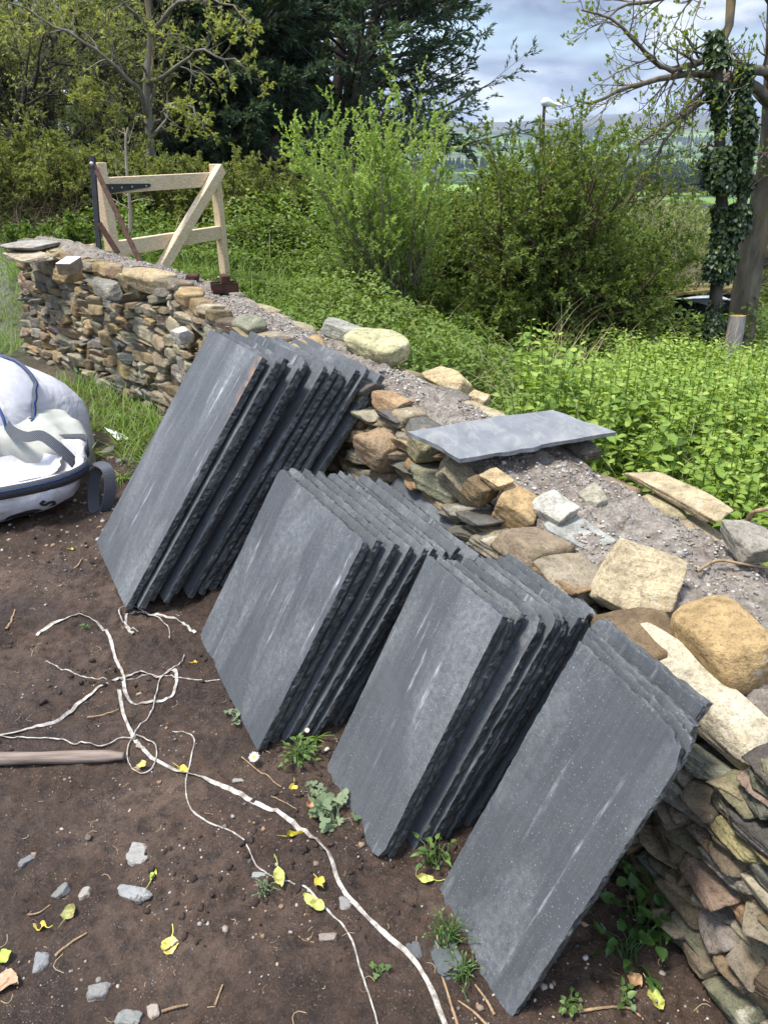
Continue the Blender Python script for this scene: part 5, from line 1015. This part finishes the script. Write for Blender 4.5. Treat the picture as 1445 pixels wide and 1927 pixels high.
# cypresses
def cypress(label, px, py, Y, topy, seed, n1, lf, leafn, sprd=.06, stemn=1, r0=.3, group=None, flatL=.16, t0=.12, lean=0., name='cypress', n2=9, n3=6):
    rg = np.random.default_rng(seed); bp_ = base_at(px, py, Y); H = top_h(px, topy, Y, bp_[2]); S, D, Ln = stems(rg, stemn, sprd, H, .1, .3); D[:, 0] += lean
    return build_plant(name, label, 'tree', bp_, S, D, Ln, r0, [dict(n=n1, t0=t0, a=1.25, aj=.2, lf=lf, up=.012, w=.07, K=9, k=5, rf=.35, flat=.5), dict(n=n2, t0=.25, a=.65, aj=.2, lf=.42, up=.0, w=.08, K=6, k=3, rf=.5, flat=.75), dict(n=n3, t0=.1, a=.6, aj=.2, lf=.45, up=-.02, w=.1, K=5, k=3, flat=.6)], [dict(n=leafn, L=flatL, W=flatL * .22, sp=.35, up=.05, t0=.0, nup=.4)], BK['dark'], LM['cypress'], seed, group, K0=12, wander0=.03, up0=.03)
cypress('dense blue-green cypress with layered boughs, nearest behind the young oak', 505, 400, 17.5, -200, 301, 46, .42, 22, stemn=2, sprd=.16, t0=.03)
cypress('dark cypress behind and left of the dense blue-green cypress', 395, 400, 20, -200, 302, 46, .42, 20, stemn=2, sprd=.1, t0=.02)
cypress('wind-swept cypress with bare fanning limbs, right of the dense cypress', 610, 400, 20, -190, 303, 19, .75, 14, stemn=6, sprd=.62, r0=.22, lean=.16, t0=.2, n2=8, n3=6, flatL=.15)
# leaning ash at the right edge
bp_ = base_at(1398, 640, 8.5)
def ash_extra(rng):
    Y0 = 8.5; lines = [[(1390, 660, Y0), (1402, 560, Y0), (1414, 480, Y0), (1432, 400, Y0), (1452, 300, Y0), (1462, 150, Y0), (1468, 0, Y0), (1470, -160, Y0)], [(1456, 215, Y0), (1438, 180, 8.4), (1400, 152, 8.3), (1345, 140, 8.2), (1270, 142, 8.1), (1190, 162, 8), (1125, 192, 7.9), (1088, 188, 7.9)],
             [(1456, 150, Y0), (1440, 128, 8.3), (1405, 126, 8.2), (1365, 150, 8.1), (1335, 180, 8), (1290, 215, 7.9), (1240, 245, 7.8), (1170, 290, 7.7)], [(1372, -30, Y0), (1370, 20, 8.4), (1362, 60, 8.3), (1335, 100, 8.2), (1290, 120, 8.1), (1240, 125, 8), (1150, 40, 7.9), (1090, 20, 7.9)],
             [(1330, 185, 8), (1345, 150, 8), (1300, 200, 8.1), (1260, 260, 8), (1235, 310, 8), (1200, 360, 7.9), (1175, 400, 7.9)], [(1440, 380, Y0), (1470, 300, 8.3), (1420, 290, 8.2), (1380, 330, 8.1), (1330, 345, 8), (1280, 350, 7.9), (1225, 390, 7.9)],
             [(1465, 20, Y0), (1430, -20, 8.4), (1380, -40, 8.3), (1310, -30, 8.2), (1230, 0, 8.1), (1160, 15, 8), (1110, 60, 7.9)]]
    P = np.stack([smoothline([PY(*q) for q in l], 18) for l in lines]) - bp_; P[1:] += np.cumsum(rng.normal(0, .008, P[1:].shape), 1)
    rd = radii(np.array([.165, .06, .058, .05, .03, .03, .045]), 18, .16); rd[0] = np.linspace(.165, .11, 18); return P, nrm(np.gradient(P, axis=1)), rd, np.array([1.6, 2., 1.9, 1.9, 1.3, 1.3, 1.8])
build_plant('ash_tree', 'mossy ash with long bare drooping budding limbs at the right edge', 'tree', bp_, np.zeros((1, 3)), np.array([[0, 0, 1.]]), np.array([1.]), .1, [dict(n=17, t0=.12, a=.85, aj=.25, lf=.30, up=-.03, w=.13, K=8, k=4, rf=.45, tp=.2), dict(n=8, t0=.15, a=.75, aj=.25, lf=.5, up=.13, w=.12, K=7, k=4, rf=.7, rmin=.0035)],
            [dict(n=2, L=.040, W=.020, sp=.45, t0=.55, up=.5), dict(n=2, L=.042, W=.03, sp=.6, t0=.9, up=.5)], BK['ash'], LM['ash'], 401, extra=ash_extra)
# ivy-clad trunk
bp_ = base_at(1352, 650, 7.9)
iv = thing('ivy_clad_tree', 'slim trunk wrapped in dark glossy ivy beside the mossy ash', 'tree', bp_)
rg = np.random.default_rng(402); IP = smoothline([PY(1345, 665, 7.9), PY(1346, 560, 7.9), PY(1358, 460, 7.9), PY(1356, 340, 7.9), PY(1352, 220, 7.9), PY(1348, 90, 7.9), PY(1342, 60, 7.9)], 40)
V, f = tubes((IP - bp_)[None], np.linspace(.075, .04, 40)[None], 8); mk('trunk', V, [f], BK['dark'], iv)
I2 = smoothline([PY(1365, 470, 7.9), PY(1395, 380, 7.85), PY(1402, 280, 7.85), PY(1398, 190, 7.85), PY(1402, 120, 7.85)], 30); V, f = tubes((I2 - bp_)[None], np.linspace(.06, .03, 30)[None], 6); mk('trunk', V, [f], BK['dark'], iv)
acc = Acc()
for path_, nl, prof in ((IP, 7200, lambda t: .82 * (.10 + .09 * np.abs(np.sin(t * 8)) * (t > .25) + .05 * np.sin(t * 23)) * (1 - .5 * sstep(.75, 1., t))), (I2, 3600, lambda t: .8 * (.09 + .07 * np.sin(t * 11)) * (1 - .5 * sstep(.6, 1., t)))):
    t = rg.random(nl); t = t[vnoise(np.column_stack([t * 17, 0 * t, 0 * t + nl]), 3) > .22]; nl = len(t); x = t * (len(path_) - 1); i_ = np.minimum(x.astype(int), len(path_) - 2); c = path_[i_] + (path_[i_ + 1] - path_[i_]) * (x - i_)[:, None]; an = rg.random(nl) * 6.283; rr_ = np.maximum(.05, prof(t)) * (.45 + .6 * rg.random(nl)); rd = np.column_stack([np.cos(an), np.sin(an), 0 * an])
    V, f, tt_ = scatter(T_OVA, c + rd * rr_[:, None] - bp_, nrm(rd * .5 + rg.normal(0, .5, (nl, 3)) + [0, 0, -.7]), nrm(rd + rg.normal(0, .35, (nl, 3)) + [0, 0, .3]), .055 * rg.uniform(.6, 1.2, nl), .05 * rg.uniform(.7, 1.2, nl), rng=rg); acc.add(V, f3=f, t=tt_)
acc.build('ivy', LM['ivy'], iv)
# broken tree with torn wood, turbine, pole, post, shed
bt = thing('broken_tree', 'broken mossy tree trunk with torn orange wood, leaning behind the tall thorn bush', 'broken tree', base_at(1005, 430, 12.5)); bo2 = np.array(bt.location)
P = smoothline([PY(1000, 480, 12.5), PY(1012, 400, 12.5), PY(1030, 340, 12.5), PY(1046, 303, 12.5)], 20); V, f = tubes((P - bo2)[None], np.linspace(.12, .10, 20)[None], 9); mk('trunk', V, [f, [list(range(171, 180))]], BK['grey'], bt)
P = smoothline([PY(1028, 345, 12.5), PY(1036, 310, 12.5), PY(1031, 288, 12.5), PY(1028, 279, 12.5)], 10); V, f = tubes((P - bo2)[None], np.linspace(.09, .02, 10)[None], 7); mk('snag', V, [f], BK['grey'], bt)
acc = Acc(); rg = np.random.default_rng(8); c0 = PY(1046, 303, 12.45)
for k in range(12): a_ = rg.uniform(-.2, 1.2); d_ = np.array([math.sin(a_), -.2, math.cos(a_)]) * rg.uniform(.10, .2); st_ = c0 + rg.normal(0, .03, 3); V, f = tubes(np.stack([st_ - bo2 - d_ * .5, st_ - bo2 + d_ * .3, st_ - bo2 + d_])[None], np.array([[.045, .035, .004]]), 5); acc.add(V, f4=f)
acc.build('torn_wood', flat_mat('torn_orange_wood', (.42, .22, .11), (.62, .40, .24), 20, .8, .4), bt)
wt = thing('wind_turbine', 'small white domestic wind turbine on a dark mast against the clouds', 'wind turbine', PY(1022, 320, 27)); wo_ = np.array(wt.location)
V, f = tubes((smoothline([PY(1020, 330, 27), PY(1022, 230, 27), PY(1024, 199, 27)], 8) - wo_)[None], np.full((1, 8), .055), 8); mk('mast', V, [f], BK['dark'], wt)
m_tw = flat_mat('turbine_white', (.74, .74, .70), (.80, .80, .77), 6, .4, .05)
a_, b_ = PY(1019, 191, 27.0), PY(1055, 199, 27.12); xs = np.linspace(0, 1, 16)[:, None]; V, f = tubes((a_ + (b_ - a_) * xs - wo_)[None], np.array([[.05, .12, .14, .142, .14, .125, .11, .095, .08, .07, .06, .05, .045, .04, .035, .03]]), 14)
mk('nacelle', V, [f, [list(range(14))[::-1]]], m_tw, wt)
q0, q1, q2, q3 = PY(1047, 196, 27.1), PY(1054, 199, 27.1), PY(1066, 190, 27.3), PY(1060, 181, 27.3); Q = np.array([q0, q1, q2, q3]) - wo_; mk('tail_fin', np.vstack([Q, Q + [.0, .02, 0]]), [[[0, 1, 2, 3], [7, 6, 5, 4]], [[i, i + 4, (i + 1) % 4 + 4, (i + 1) % 4] for i in range(4)]], m_tw, wt, False)
hub = a_ - (b_ - a_) * .02 - wo_
for k in range(0):
    an = .5 + k * 2.0944; ax = nrm(b_ - a_); s1 = nrm(np.cross(ax, [0, 0, 1.])); s2 = np.cross(s1, ax); d_ = s1 * math.cos(an) + s2 * math.sin(an); e_ = np.cross(d_, ax); pts = [hub + e_ * .03, hub - e_ * .03, hub + d_ * .7 - e_ * .008, hub + d_ * .7 + e_ * .012]; pts = np.array(pts); mk('rotor_blade', np.vstack([pts, pts + ax * .012]), [[[0, 1, 2, 3], [7, 6, 5, 4]], [[i, i + 4, (i + 1) % 4 + 4, (i + 1) % 4] for i in range(4)]], m_tw, wt, False)
up_ = thing('teal_pole', 'thin teal pole with a crossbar half hidden behind the broken tree', 'pole', PY(1023, 330, 24)); po = np.array(up_.location); m_te = flat_mat('teal_paint', (.08, .26, .24), (.14, .36, .33), 10, .5)
V, f = tubes((np.array([PY(1024, 340, 24), PY(1024, 303, 24)]) - po)[None], np.full((1, 2), .045), 6); mk('shaft', V, [f], m_te, up_); V, f = tubes((np.array([PY(1016, 304, 24), PY(1031, 306, 24)]) - po)[None], np.full((1, 2), .03), 6); mk('crossbar', V, [f], m_te, up_)
b = NB('post_top'); M['posttop'] = b.bsdf(b.ramp(b.noise(30, 5, .6, b.co()), [(.35, (.25, .15, .03)), (.6, (.40, .30, .08)), (.75, (.2, .19, .07))]), .9)
p0, p1 = PY(1372, 690, 7.7), PY(1387, 594, 7.75); po_ = thing('fence_post', 'short grey weathered round fence post with a mossy orange top before the ash trunk', 'post', p0); n = 16; ks = np.linspace(0, 1, 10)[:, None]
V, f = tubes(((p1 - p0) * ks)[None], np.array([[.092, .091, .09, .088, .089, .087, .088, .086, .086, .084]]), n); V += .006 * np.column_stack([fbm(V * [40, 40, 3], 3, 1), fbm(V * [40, 40, 3], 3, 2), 0 * V[:, 0]])
b = NB('grey_post_wood'); v = b.co('Object', (40, 40, 2.5)); n_ = b.noise(1, 6, .65, v); mp_ = b.bsdf(b.ramp(n_, [(.3, (.13, .115, .10)), (.7, (.40, .37, .33))]), .85, b.bump(n_, .6, .008), .15)
mk('shaft', V, [f], mp_, po_); mk('mossy_top', np.vstack([V[-n:] + [0, 0, .001], V[-n:].mean(0)[None] + [0, 0, .006]]), [np.array([(i, (i + 1) % n, n) for i in range(n)])], M['posttop'], po_)
shd = thing('derelict_shed', 'low derelict shed with a mossy sagging tin roof behind the bushes', 'shed', base_at(1310, 620, 9.6)); so2 = np.array(shd.location)
m_tin = flat_mat('weathered_tin', (.22, .25, .30), (.46, .50, .55), 14, .5, .3, .4); m_moss = flat_mat('mossy_roof_litter', (.09, .055, .025), (.24, .21, .08), 9, .95, .9, .1); m_gap = flat_mat('near_black_boards', (.012, .012, .012), (.03, .03, .032), 10, .9)  # last material: near-black tone for the wall below the roof
def quad(pts, th, name, mat):
    Q = np.array(pts) - so2; nv = nrm(np.cross(Q[1] - Q[0], Q[3] - Q[0])); return mk(name, np.vstack([Q, Q + nv * th]), [[[0, 3, 2, 1], [4, 5, 6, 7]], [[i, (i + 1) % 4, (i + 1) % 4 + 4, i + 4] for i in range(4)]], mat, shd, False)
quad([PY(1256, 558, 9.2), PY(1395, 545, 9.0), PY(1390, 524, 10.4), PY(1262, 540, 10.4)], .03, 'roof', m_moss)
quad([PY(1268, 563, 9.15), PY(1345, 552, 9.1), PY(1380, 566, 9.0), PY(1342, 560, 9.05)], .012, 'eaves_sheet', m_tin); quad([PY(1256, 552, 10.1), PY(1330, 533, 10.2), PY(1338, 530, 10.5), PY(1258, 545, 10.5)], .02, 'ridge_sheet', m_tin)
quad([PY(1278, 561, 9.25), PY(1345, 578, 9.2), PY(1345, 556, 9.35), PY(1290, 559, 9.35)], .01, 'torn_sheet', m_tin); quad([PY(1268, 640, 9.5), PY(1400, 640, 9.4), PY(1395, 552, 9.4), PY(1268, 561, 9.5)], .05, 'wall', m_gap)

# ------------------------------------------------------------------ undergrowth
rg = np.random.default_rng(500)
def field(n, x0, x1, y0, y1, cond): x = rg.uniform(x0, x1, n); y = rg.uniform(y0, y1, n); k = cond(x, y); return x[k], y[k]
def thick(x): s_ = wall_side(x[0], x[1]); return s_
def nettle_plants(x, y, hmin, hmax, tmpl, nn_, L, name_acc, stem_acc):
    m = len(x); h = rg.uniform(hmin, hmax, m) * (.55 + 1.0 * (n2d(x, y, 1.7, 3, 19, .6) + .5)); z = gz_base(x, y); ln = rg.normal(0, .12, (m, 2))
    P = np.stack([np.column_stack([x, y, z]), np.column_stack([x + ln[:, 0] * h * .5, y + ln[:, 1] * h * .5, z + h * .55]), np.column_stack([x + ln[:, 0] * h, y + ln[:, 1] * h, z + h])], 1)
    V, f = tubes(P, np.broadcast_to(np.array([[.004, .0035, .0022]]), (m, 3)), 3); stem_acc.add(V, f4=f, t=.75)
    for k in range(nn_):
        t = 1 - (k / nn_) ** 1.25 * .72; p = P[:, 0] + (P[:, 2] - P[:, 0]) * t + (P[:, 1] - (P[:, 0] + P[:, 2]) / 2) * (4 * t * (1 - t)); a0 = rg.random(m) * .6 + k * 1.57
        for s_ in (0, math.pi):
            a = a0 + s_; el = .30 - 1.0 * (1 - t) + rg.normal(0, .2, m) - .25 * (k > 0); d = np.column_stack([np.cos(a) * np.cos(el), np.sin(a) * np.cos(el), np.sin(el)]); sz = L * np.where(rg.random(m) < .18, 1.35, 1.) * (.55 + .6 * np.sin(math.pi * min(1, .15 + (1 - t) * 1.5)) ) * rg.uniform(.75, 1.2, m) * (.6 if k == 0 else 1)
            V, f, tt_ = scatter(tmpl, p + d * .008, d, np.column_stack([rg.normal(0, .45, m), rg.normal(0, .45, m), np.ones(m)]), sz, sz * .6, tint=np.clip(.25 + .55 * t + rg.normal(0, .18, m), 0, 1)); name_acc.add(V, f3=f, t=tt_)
accN = Acc()
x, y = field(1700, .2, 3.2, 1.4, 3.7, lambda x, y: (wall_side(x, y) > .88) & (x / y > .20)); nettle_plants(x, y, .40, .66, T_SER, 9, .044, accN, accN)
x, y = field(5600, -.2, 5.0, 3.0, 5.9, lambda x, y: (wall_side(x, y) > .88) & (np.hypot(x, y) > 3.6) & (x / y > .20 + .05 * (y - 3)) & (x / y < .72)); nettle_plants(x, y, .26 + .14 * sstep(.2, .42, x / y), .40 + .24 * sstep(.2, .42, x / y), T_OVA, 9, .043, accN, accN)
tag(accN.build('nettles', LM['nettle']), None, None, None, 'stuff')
accB = Acc()
def ground_leaves(n, x0, x1, y0, y1, cond, hmax, L, acc, tm=T_OVA):
    x, y = field(n, x0, x1, y0, y1, cond); m = len(x); mound = np.clip(n2d(x, y, .9, 3, 55) * 2.2 + .75, .15, 1.6); h = hmax * mound * np.sqrt(rg.random(m)); h = h * (1 - .6 * (y < 7.7) * (x < -.75) * (x > -2.6) * (y > 4.5)); z = gz_base(x, y) + h; a = rg.random(m) * 6.283; el = rg.normal(-.1, .4, m)
    V, f, t = scatter(tm, np.column_stack([x, y, z]), np.column_stack([np.cos(a) * np.cos(el), np.sin(a) * np.cos(el), np.sin(el)]), np.column_stack([rg.normal(0, .4, m), rg.normal(0, .4, m), np.ones(m)]), L * rg.uniform(.6, 1.3, m), L * .62 * rg.uniform(.7, 1.2, m), tint=np.clip(.15 + .6 * h / (hmax * 1.6) + rg.random(m) * .3, 0, 1)); acc.add(V, f3=f, t=t)
bc = lambda x, y: (wall_side(x, y) > .62 + .1 * n2d(x, y, 3, 2, 4))
ground_leaves(64000, -3.2, 1.6, 2.6, 9.5, lambda x, y: bc(x, y) & (x / y > -.42) & (x / y < .14), .42, .045, accB); ground_leaves(24000, -7, .5, 8.5, 13, bc, .6, .065, accB); ground_leaves(9000, .2, 2.6, 1.6, 4.5, lambda x, y: bc(x, y) & (x / y > .1), .35, .06, accB); ground_leaves(14000, .3, 4, 3.6, 8.2, lambda x, y: bc(x, y) & (x / y > .06) & (x / y < .36), .40, .05, accB); ground_leaves(14000, 1, 8, 8, 13, lambda x, y: (x / y < .8), .6, .09, accB)
tag(accB.build('undergrowth', LM['bramble']), None, None, None, 'stuff')
def blades(n, x0, x1, y0, y1, cond, L, acc, tl=(.2, .85), W=.007):
    x, y = field(n, x0, x1, y0, y1, cond); m = len(x); a = rg.random(m) * 6.283; t_ = rg.uniform(*tl, m); d = np.column_stack([np.cos(a) * np.sin(t_), np.sin(a) * np.sin(t_), np.cos(t_)]); V, f, t = scatter(T_GRA, np.column_stack([x, y, gz_base(x, y) - .01]), d, np.column_stack([-np.cos(a), -np.sin(a), np.full(m, .4)]), L * rg.uniform(.4, 1.2, m), W * rg.uniform(.7, 1.3, m), tint=rg.random(m) * .85 + .15 * (rg.random(m) < .1)); acc.add(V, f3=f, t=t)
accG = Acc()
accD = Acc()
blades(16000, -3, 1.2, 3, 9, lambda x, y: bc(x, y) & (n2d(x, y, 1.1, 3, 71) > .0), .34, accG); blades(7000, .5, 2.8, 1.3, 3.2, lambda x, y: (wall_side(x, y) > .66) & (n2d(x, y, 1.7, 3, 72) > -.05), .40, accG); blades(14000, -7.5, -3.2, 5.8, 10, lambda x, y: (np.abs(x + 4.4 + .25 * (y - 7)) > .45), .22, accG); blades(4200, -2.6, -1.2, 3.6, 5.2, lambda x, y: (wall_side(x, y) < -.02) & (wall_side(x, y) > -.42 + .25 * n2d(x, y, 4, 2, 5)), .17, accG)
blades(2600, -2.6, 1.5, 3.4, 9, lambda x, y: bc(x, y) & (n2d(x, y, .9, 3, 74) > .03), .55, accD, (.1, .7), .006)
blades(900, .6, 4.2, 1.8, 6.6, lambda x, y: (wall_side(x, y) > .7) & (x / y > .2), .75, accD, (.05, .6), .006)
tag(accD.build('dry_grass', leaf_mat('dry_grass', (.30, .25, .13), (.48, .42, .26), None, .3)), None, None, None, 'stuff')
tag(accG.build('grass', LM['grass']), None, None, None, 'stuff')
# weeds in the yard, each a plant
def palm():
    pts = [(0, 0, 0)]; rim = []
    for i in range(25):
        a = -2.1 + 4.2 * i / 24; lobe = abs(math.cos(a * 1.5)) ** .7; r = .34 + .62 * lobe * (1 - .12 * abs(a)) - (.09 if i % 2 else 0); rim.append((.25 + r * math.cos(a) * .75, r * math.sin(a) * .8, .05 * lobe))
    V = np.array([(0, 0, 0), (.25, 0, .02)] + rim); n = len(rim); f = [(1, 2 + i, 3 + i) for i in range(n - 1)] + [(0, 1, 2 + n - 1), (0, 2, 1)]; return V, np.array([(a, b, c) for a, b, c in f])
T_PALM = palm()
def weed(label, px, py, n, L, rad, tmpl, mat, seed, h=.03, wd=.6, tilt=(.2, .9), name='weed', off=(0, 0)):
    L *= .66; rad *= .78; r_ = np.random.default_rng(seed); g = G(px, py); root = thing(name, label, 'plant', g); a = r_.random(n) * 6.283; e = r_.uniform(*tilt, n); d = np.column_stack([np.cos(a) * np.cos(e), np.sin(a) * np.cos(e), np.sin(e)]); ln = rad * np.sqrt(r_.uniform(.1, 1, n)); bs = np.column_stack([r_.normal(0, rad * .18, n), r_.normal(0, rad * .18, n), np.zeros(n)]); tip = bs + d * ln[:, None] + [0, 0, h * .3]; mid = (bs + tip) / 2 + [0, 0, h * .4]
    V, f = tubes(np.stack([bs, mid, tip], 1), np.broadcast_to(np.array([[.0016, .0013, .0009]]), (n, 3)), 4); A = Acc(); A.add(V, f4=f, t=.4); A.build('stalks', mat, root)
    dl = nrm(d * [1, 1, .2] + r_.normal(0, .25, (n, 3))); V, f, t = scatter(tmpl, tip, dl, np.column_stack([r_.normal(0, .3, n), r_.normal(0, .3, n), np.ones(n)]), L * r_.uniform(.6, 1.2, n), L * wd * r_.uniform(.8, 1.15, n), rng=r_); A = Acc(); A.add(V, f3=f, t=t); A.build('leaves', mat, root); return root
weed('leafy green weed clump at the foot of the second slate stack', 565, 1428, 46, .030, .075, T_OVA, LM['weed'], 601, .04)
weed('small grassy weed beside the leafy clump under the second stack', 596, 1392, 26, .075, .02, T_GRA, LM['grass'], 602, .01, .07, (.7, 1.4))
weed('grey-green lobed weed at the foot of the third slate stack', 628, 1545, 24, .046, .07, T_PALM, LM['grey_weed'], 603, .03, .95)
weed('grey-green lobed weed above it beside the third slate stack', 592, 1500, 12, .030, .045, T_PALM, LM['grey_weed'], 604, .03, .95)
weed('dark green weed at the gap between the third and nearest stacks', 815, 1625, 24, .034, .07, T_OVA, LM['weed'], 605, .07, .6, (.2, 1.3))
weed('thin pale flowering weed left of the nearest slab', 842, 1772, 44, .014, .085, T_OVA, LM['weed'], 606, .06, .6, (.3, 1.4))
weed('feathery weed low at the edge of the nearest slab', 872, 1838, 36, .013, .06, T_OVA, LM['weed'], 607, .03)
weed('silvery lobed weed left of the second slate stack', 440, 1352, 9, .028, .04, T_PALM, LM['grey_weed'], 608, .02, .95)
weed('tiny feathery weed left of the upright yellow-green leaf', 497, 1672, 22, .010, .038, T_OVA, LM['grey_weed'], 609, .02)
weed('small round-leaved seedling at the lower middle', 712, 1830, 6, .020, .022, T_PALM, LM['weed'], 610, .01, .9)
weed('large dark nettle at the foot of the wall', 1222, 1742, 34, .058, .125, T_SER, LM['dark_weed'], 611, .09, .75, (.25, 1.3), 'nettle_plant')
weed('broad-leaved dark weed under the nettle at the wall foot', 1180, 1800, 26, .045, .085, T_OVA, LM['dark_weed'], 612, .05, .75, (.2, 1.1))
weed('little rosette weed below the nearest stack at the picture foot', 1070, 1893, 16, .022, .032, T_OVA, LM['weed'], 613, .02, .8)
weed('second little rosette to the right at the picture foot', 1172, 1888, 9, .032, .03, T_OVA, LM['weed'], 614, .03, .7)
weed('tall dock at the wall foot behind the bag', 160, 722, 12, .13, .10, T_OVA, LM['dark_weed'], 615, .08, .38, (.5, 1.3), 'dock_plant')
weed('bright dock leaves in the grass behind the bag', 235, 800, 12, .11, .06, T_OVA, LM['weed'], 616, .05, .36, (.3, 1.0), 'dock_plant')
weed('tall grass tuft beside the tallest slate stack', 285, 800, 90, .26, .03, T_GRA, LM['grass'], 617, .02, .035, (.8, 1.45), 'grass_tuft')
weed('grass tuft between the bag and the tallest stack', 175, 860, 60, .16, .04, T_GRA, LM['grass'], 618, .02, .05, (.5, 1.3), 'grass_tuft')
weed('low grass tuft beneath the black lifting loop', 232, 905, 50, .12, .05, T_GRA, LM['grass'], 619, .01, .05, (.3, 1.2), 'grass_tuft')
weed('small green weed in the tangle of strapping', 160, 1180, 8, .014, .02, T_OVA, LM['weed'], 620, .015)
def daisy(label, px, py, r, petal, seed, h=.05):
    r_ = np.random.default_rng(seed); g = G(px, py); root = thing('daisy', label, 'flower', g); V, f = tubes(smoothline([(0, 0, 0), (.003, .002, h * .6), (0, 0, h)], 8)[None], np.full((1, 8), .0011), 4); mk('stalk', V, [f], LM['weed'], root, tint=np.full(len(V), .5))
    n = 20; a = np.arange(n) * 6.283 / n; d = np.column_stack([np.cos(a), np.sin(a) - .25, np.sin(a) * .35 + .2]); c = np.array([0, 0, h]); V, f, t = scatter(T_OVA, c + d * r * .3, d, np.tile([0, -.5, .8], (n, 1)), r * .75 * r_.uniform(.85, 1.1, n), r * .26, rng=r_); mk('petals', V, [f], petal, root)
    Ds, Fs = CS[3]; mk('disc', Ds * [r * .32, r * .32, r * .2] + c + [0, -.001, .001], [Fs], m_yel, root); return root
m_yel = flat_mat('daisy_yellow', (.62, .42, .03), (.75, .55, .06), 80, .8); m_wp = flat_mat('daisy_white', (.74, .74, .74), (.8, .8, .78), 30, .6); m_pk = flat_mat('daisy_pink', (.70, .45, .45), (.78, .62, .60), 30, .6)
daisy('open white daisy at the lower corner of the second slate stack', 480, 1438, .016, m_wp, 1, .03); daisy('small pink daisy bud above the leafy weed clump', 580, 1402, .008, m_pk, 2, .06)

# ------------------------------------------------------------------ the valley
def hit(px, py):
    r = ray(px, py); a = math.atan2(r[0], r[1]); d = np.geomspace(300, 9000, 3000); x, y = d * math.sin(a), d * math.cos(a); z = EYE + r[2] / math.hypot(r[0], r[1]) * d; k = np.argmax(far_z(x, y) > z); return np.array([x[k], y[k], float(far_z(x[k:k + 1], y[k:k + 1])[0])])
def conifers(name, pts, hgt, mat, seed, rw=.22):
    r_ = np.random.default_rng(seed); m = len(pts); h = hgt * r_.uniform(.7, 1.15, m); k = 7; prof = [(0.05, 1.), (.38, .62), (.36, .78), (.68, .36), (.66, .48), (1., .02)]; an = np.arange(k) * 2 * math.pi / k
    V = np.stack([np.stack([np.cos(an) * w_, np.sin(an) * w_, np.full(k, z_)], 1) for z_, w_ in prof], 0); V = V[None] * np.stack([h * rw, h * rw, h], 1)[:, None, None] * r_.uniform(.75, 1.25, (m, len(prof), k, 1)) + pts[:, None, None]
    i = np.arange(len(prof) - 1)[:, None] * k; j = np.arange(k)[None]; q = np.stack([i + j, i + (j + 1) % k, i + k + (j + 1) % k, i + k + j], -1).reshape(-1, 4)
    return mk(name, V.reshape(-1, 3), [(np.arange(m)[:, None, None] * k * len(prof) + q[None]).reshape(-1, 4)], mat, None, True)
m_con = flat_mat('far_conifers', (.016, .028, .020), (.030, .048, .030), .08, .95, 0, .05); m_dec = flat_mat('far_broadleaf', (.045, .06, .022), (.085, .10, .04), .1, .95, 0, .05)
r_ = np.random.default_rng(700)
def strip(n, a0, a1, d0, d1, thr=-9, seed=1, sc=1 / 160.):
    a = R(1) * r_.uniform(a0, a1, n); d = r_.uniform(d0, d1, n); x, y = d * np.sin(a), d * np.cos(a); k = n2d(x, y, sc, 3, seed) > thr; x, y = x[k], y[k]; return np.column_stack([x, y, far_z(x, y) - .5])
conifers('conifer_belt', np.vstack([strip(1500, 8, 24, 820, 1250, -.03, 3), strip(900, 2, 30, 1500, 2100, .13, 4), strip(1500, 0, 30, 2600, 3600, .15, 5, 1 / 300.)]), 19, m_con, 1)['kind'] = 'stuff'
conifers('conifer_block', strip(420, 13.6, 15.9, 1650, 1900), 24, m_con, 2)['kind'] = 'stuff'
conifers('hill_forest', strip(3200, 6, 34, 3700, 4700, .07, 6, 1 / 500.), 20, m_con, 3)['kind'] = 'stuff'
pts = np.vstack([strip(420, 1, 30, 210, 420, -.06, 7, 1 / 60.), strip(260, 1, 32, 70, 200, .0, 9, 1 / 30.)]); A = Acc(); m = len(pts); nl = 90; hh = np.interp(np.hypot(pts[:, 0], pts[:, 1]), [60, 400], [5, 12]) * r_.uniform(.7, 1.2, m); dv = nrm(r_.normal(0, 1, (m, nl, 3))) * r_.random((m, nl, 1)) ** .33 * np.stack([hh * .38, hh * .38, hh * .5], 1)[:, None]; pp_ = (pts + np.column_stack([0 * hh, 0 * hh, hh * .5]))[:, None] + dv; pp_ = pp_.reshape(-1, 3)
V, f, t = scatter(T_OVA, pp_, r_.normal(0, 1, pp_.shape), r_.normal(0, 1, pp_.shape), np.repeat(hh, nl) * .22, np.repeat(hh, nl) * .16, rng=r_); A.add(V, f3=f, t=t); tag(A.build('valley_wood', LM['olive']), None, None, None, 'stuff')
for lb, px, py, wd in (('long white farm building far off in the valley, left of its neighbour', 1120, 287, 34), ('small white farm building far off in the valley near the ash twigs', 1157, 287, 18), ('white farm house far off high on the left valley side', 1000, 262, 14)):
    g = hit(px, py); fb = thing('farm_building', lb, 'building', g, R(8), 'far farm buildings'); mk('wall', boxv((-wd / 2, -5, -1), (wd / 2, 5, 5)), [BOXF], flat_mat('white_render', (.62, .62, .60), (.75, .75, .73), .4, .8), fb, False)
    mk('roof', np.array([(-wd / 2 - .4, -5.5, 4.9), (wd / 2 + .4, -5.5, 4.9), (wd / 2 + .4, 5.5, 4.9), (-wd / 2 - .4, 5.5, 4.9), (-wd / 2 - .4, 0, 8), (wd / 2 + .4, 0, 8)]), [[[0, 1, 5, 4], [2, 3, 4, 5], [0, 3, 2, 1]], [[0, 4, 3], [1, 2, 5]]], flat_mat('slate_roof', (.25, .26, .28), (.36, .37, .39), .5, .7), fb, False)
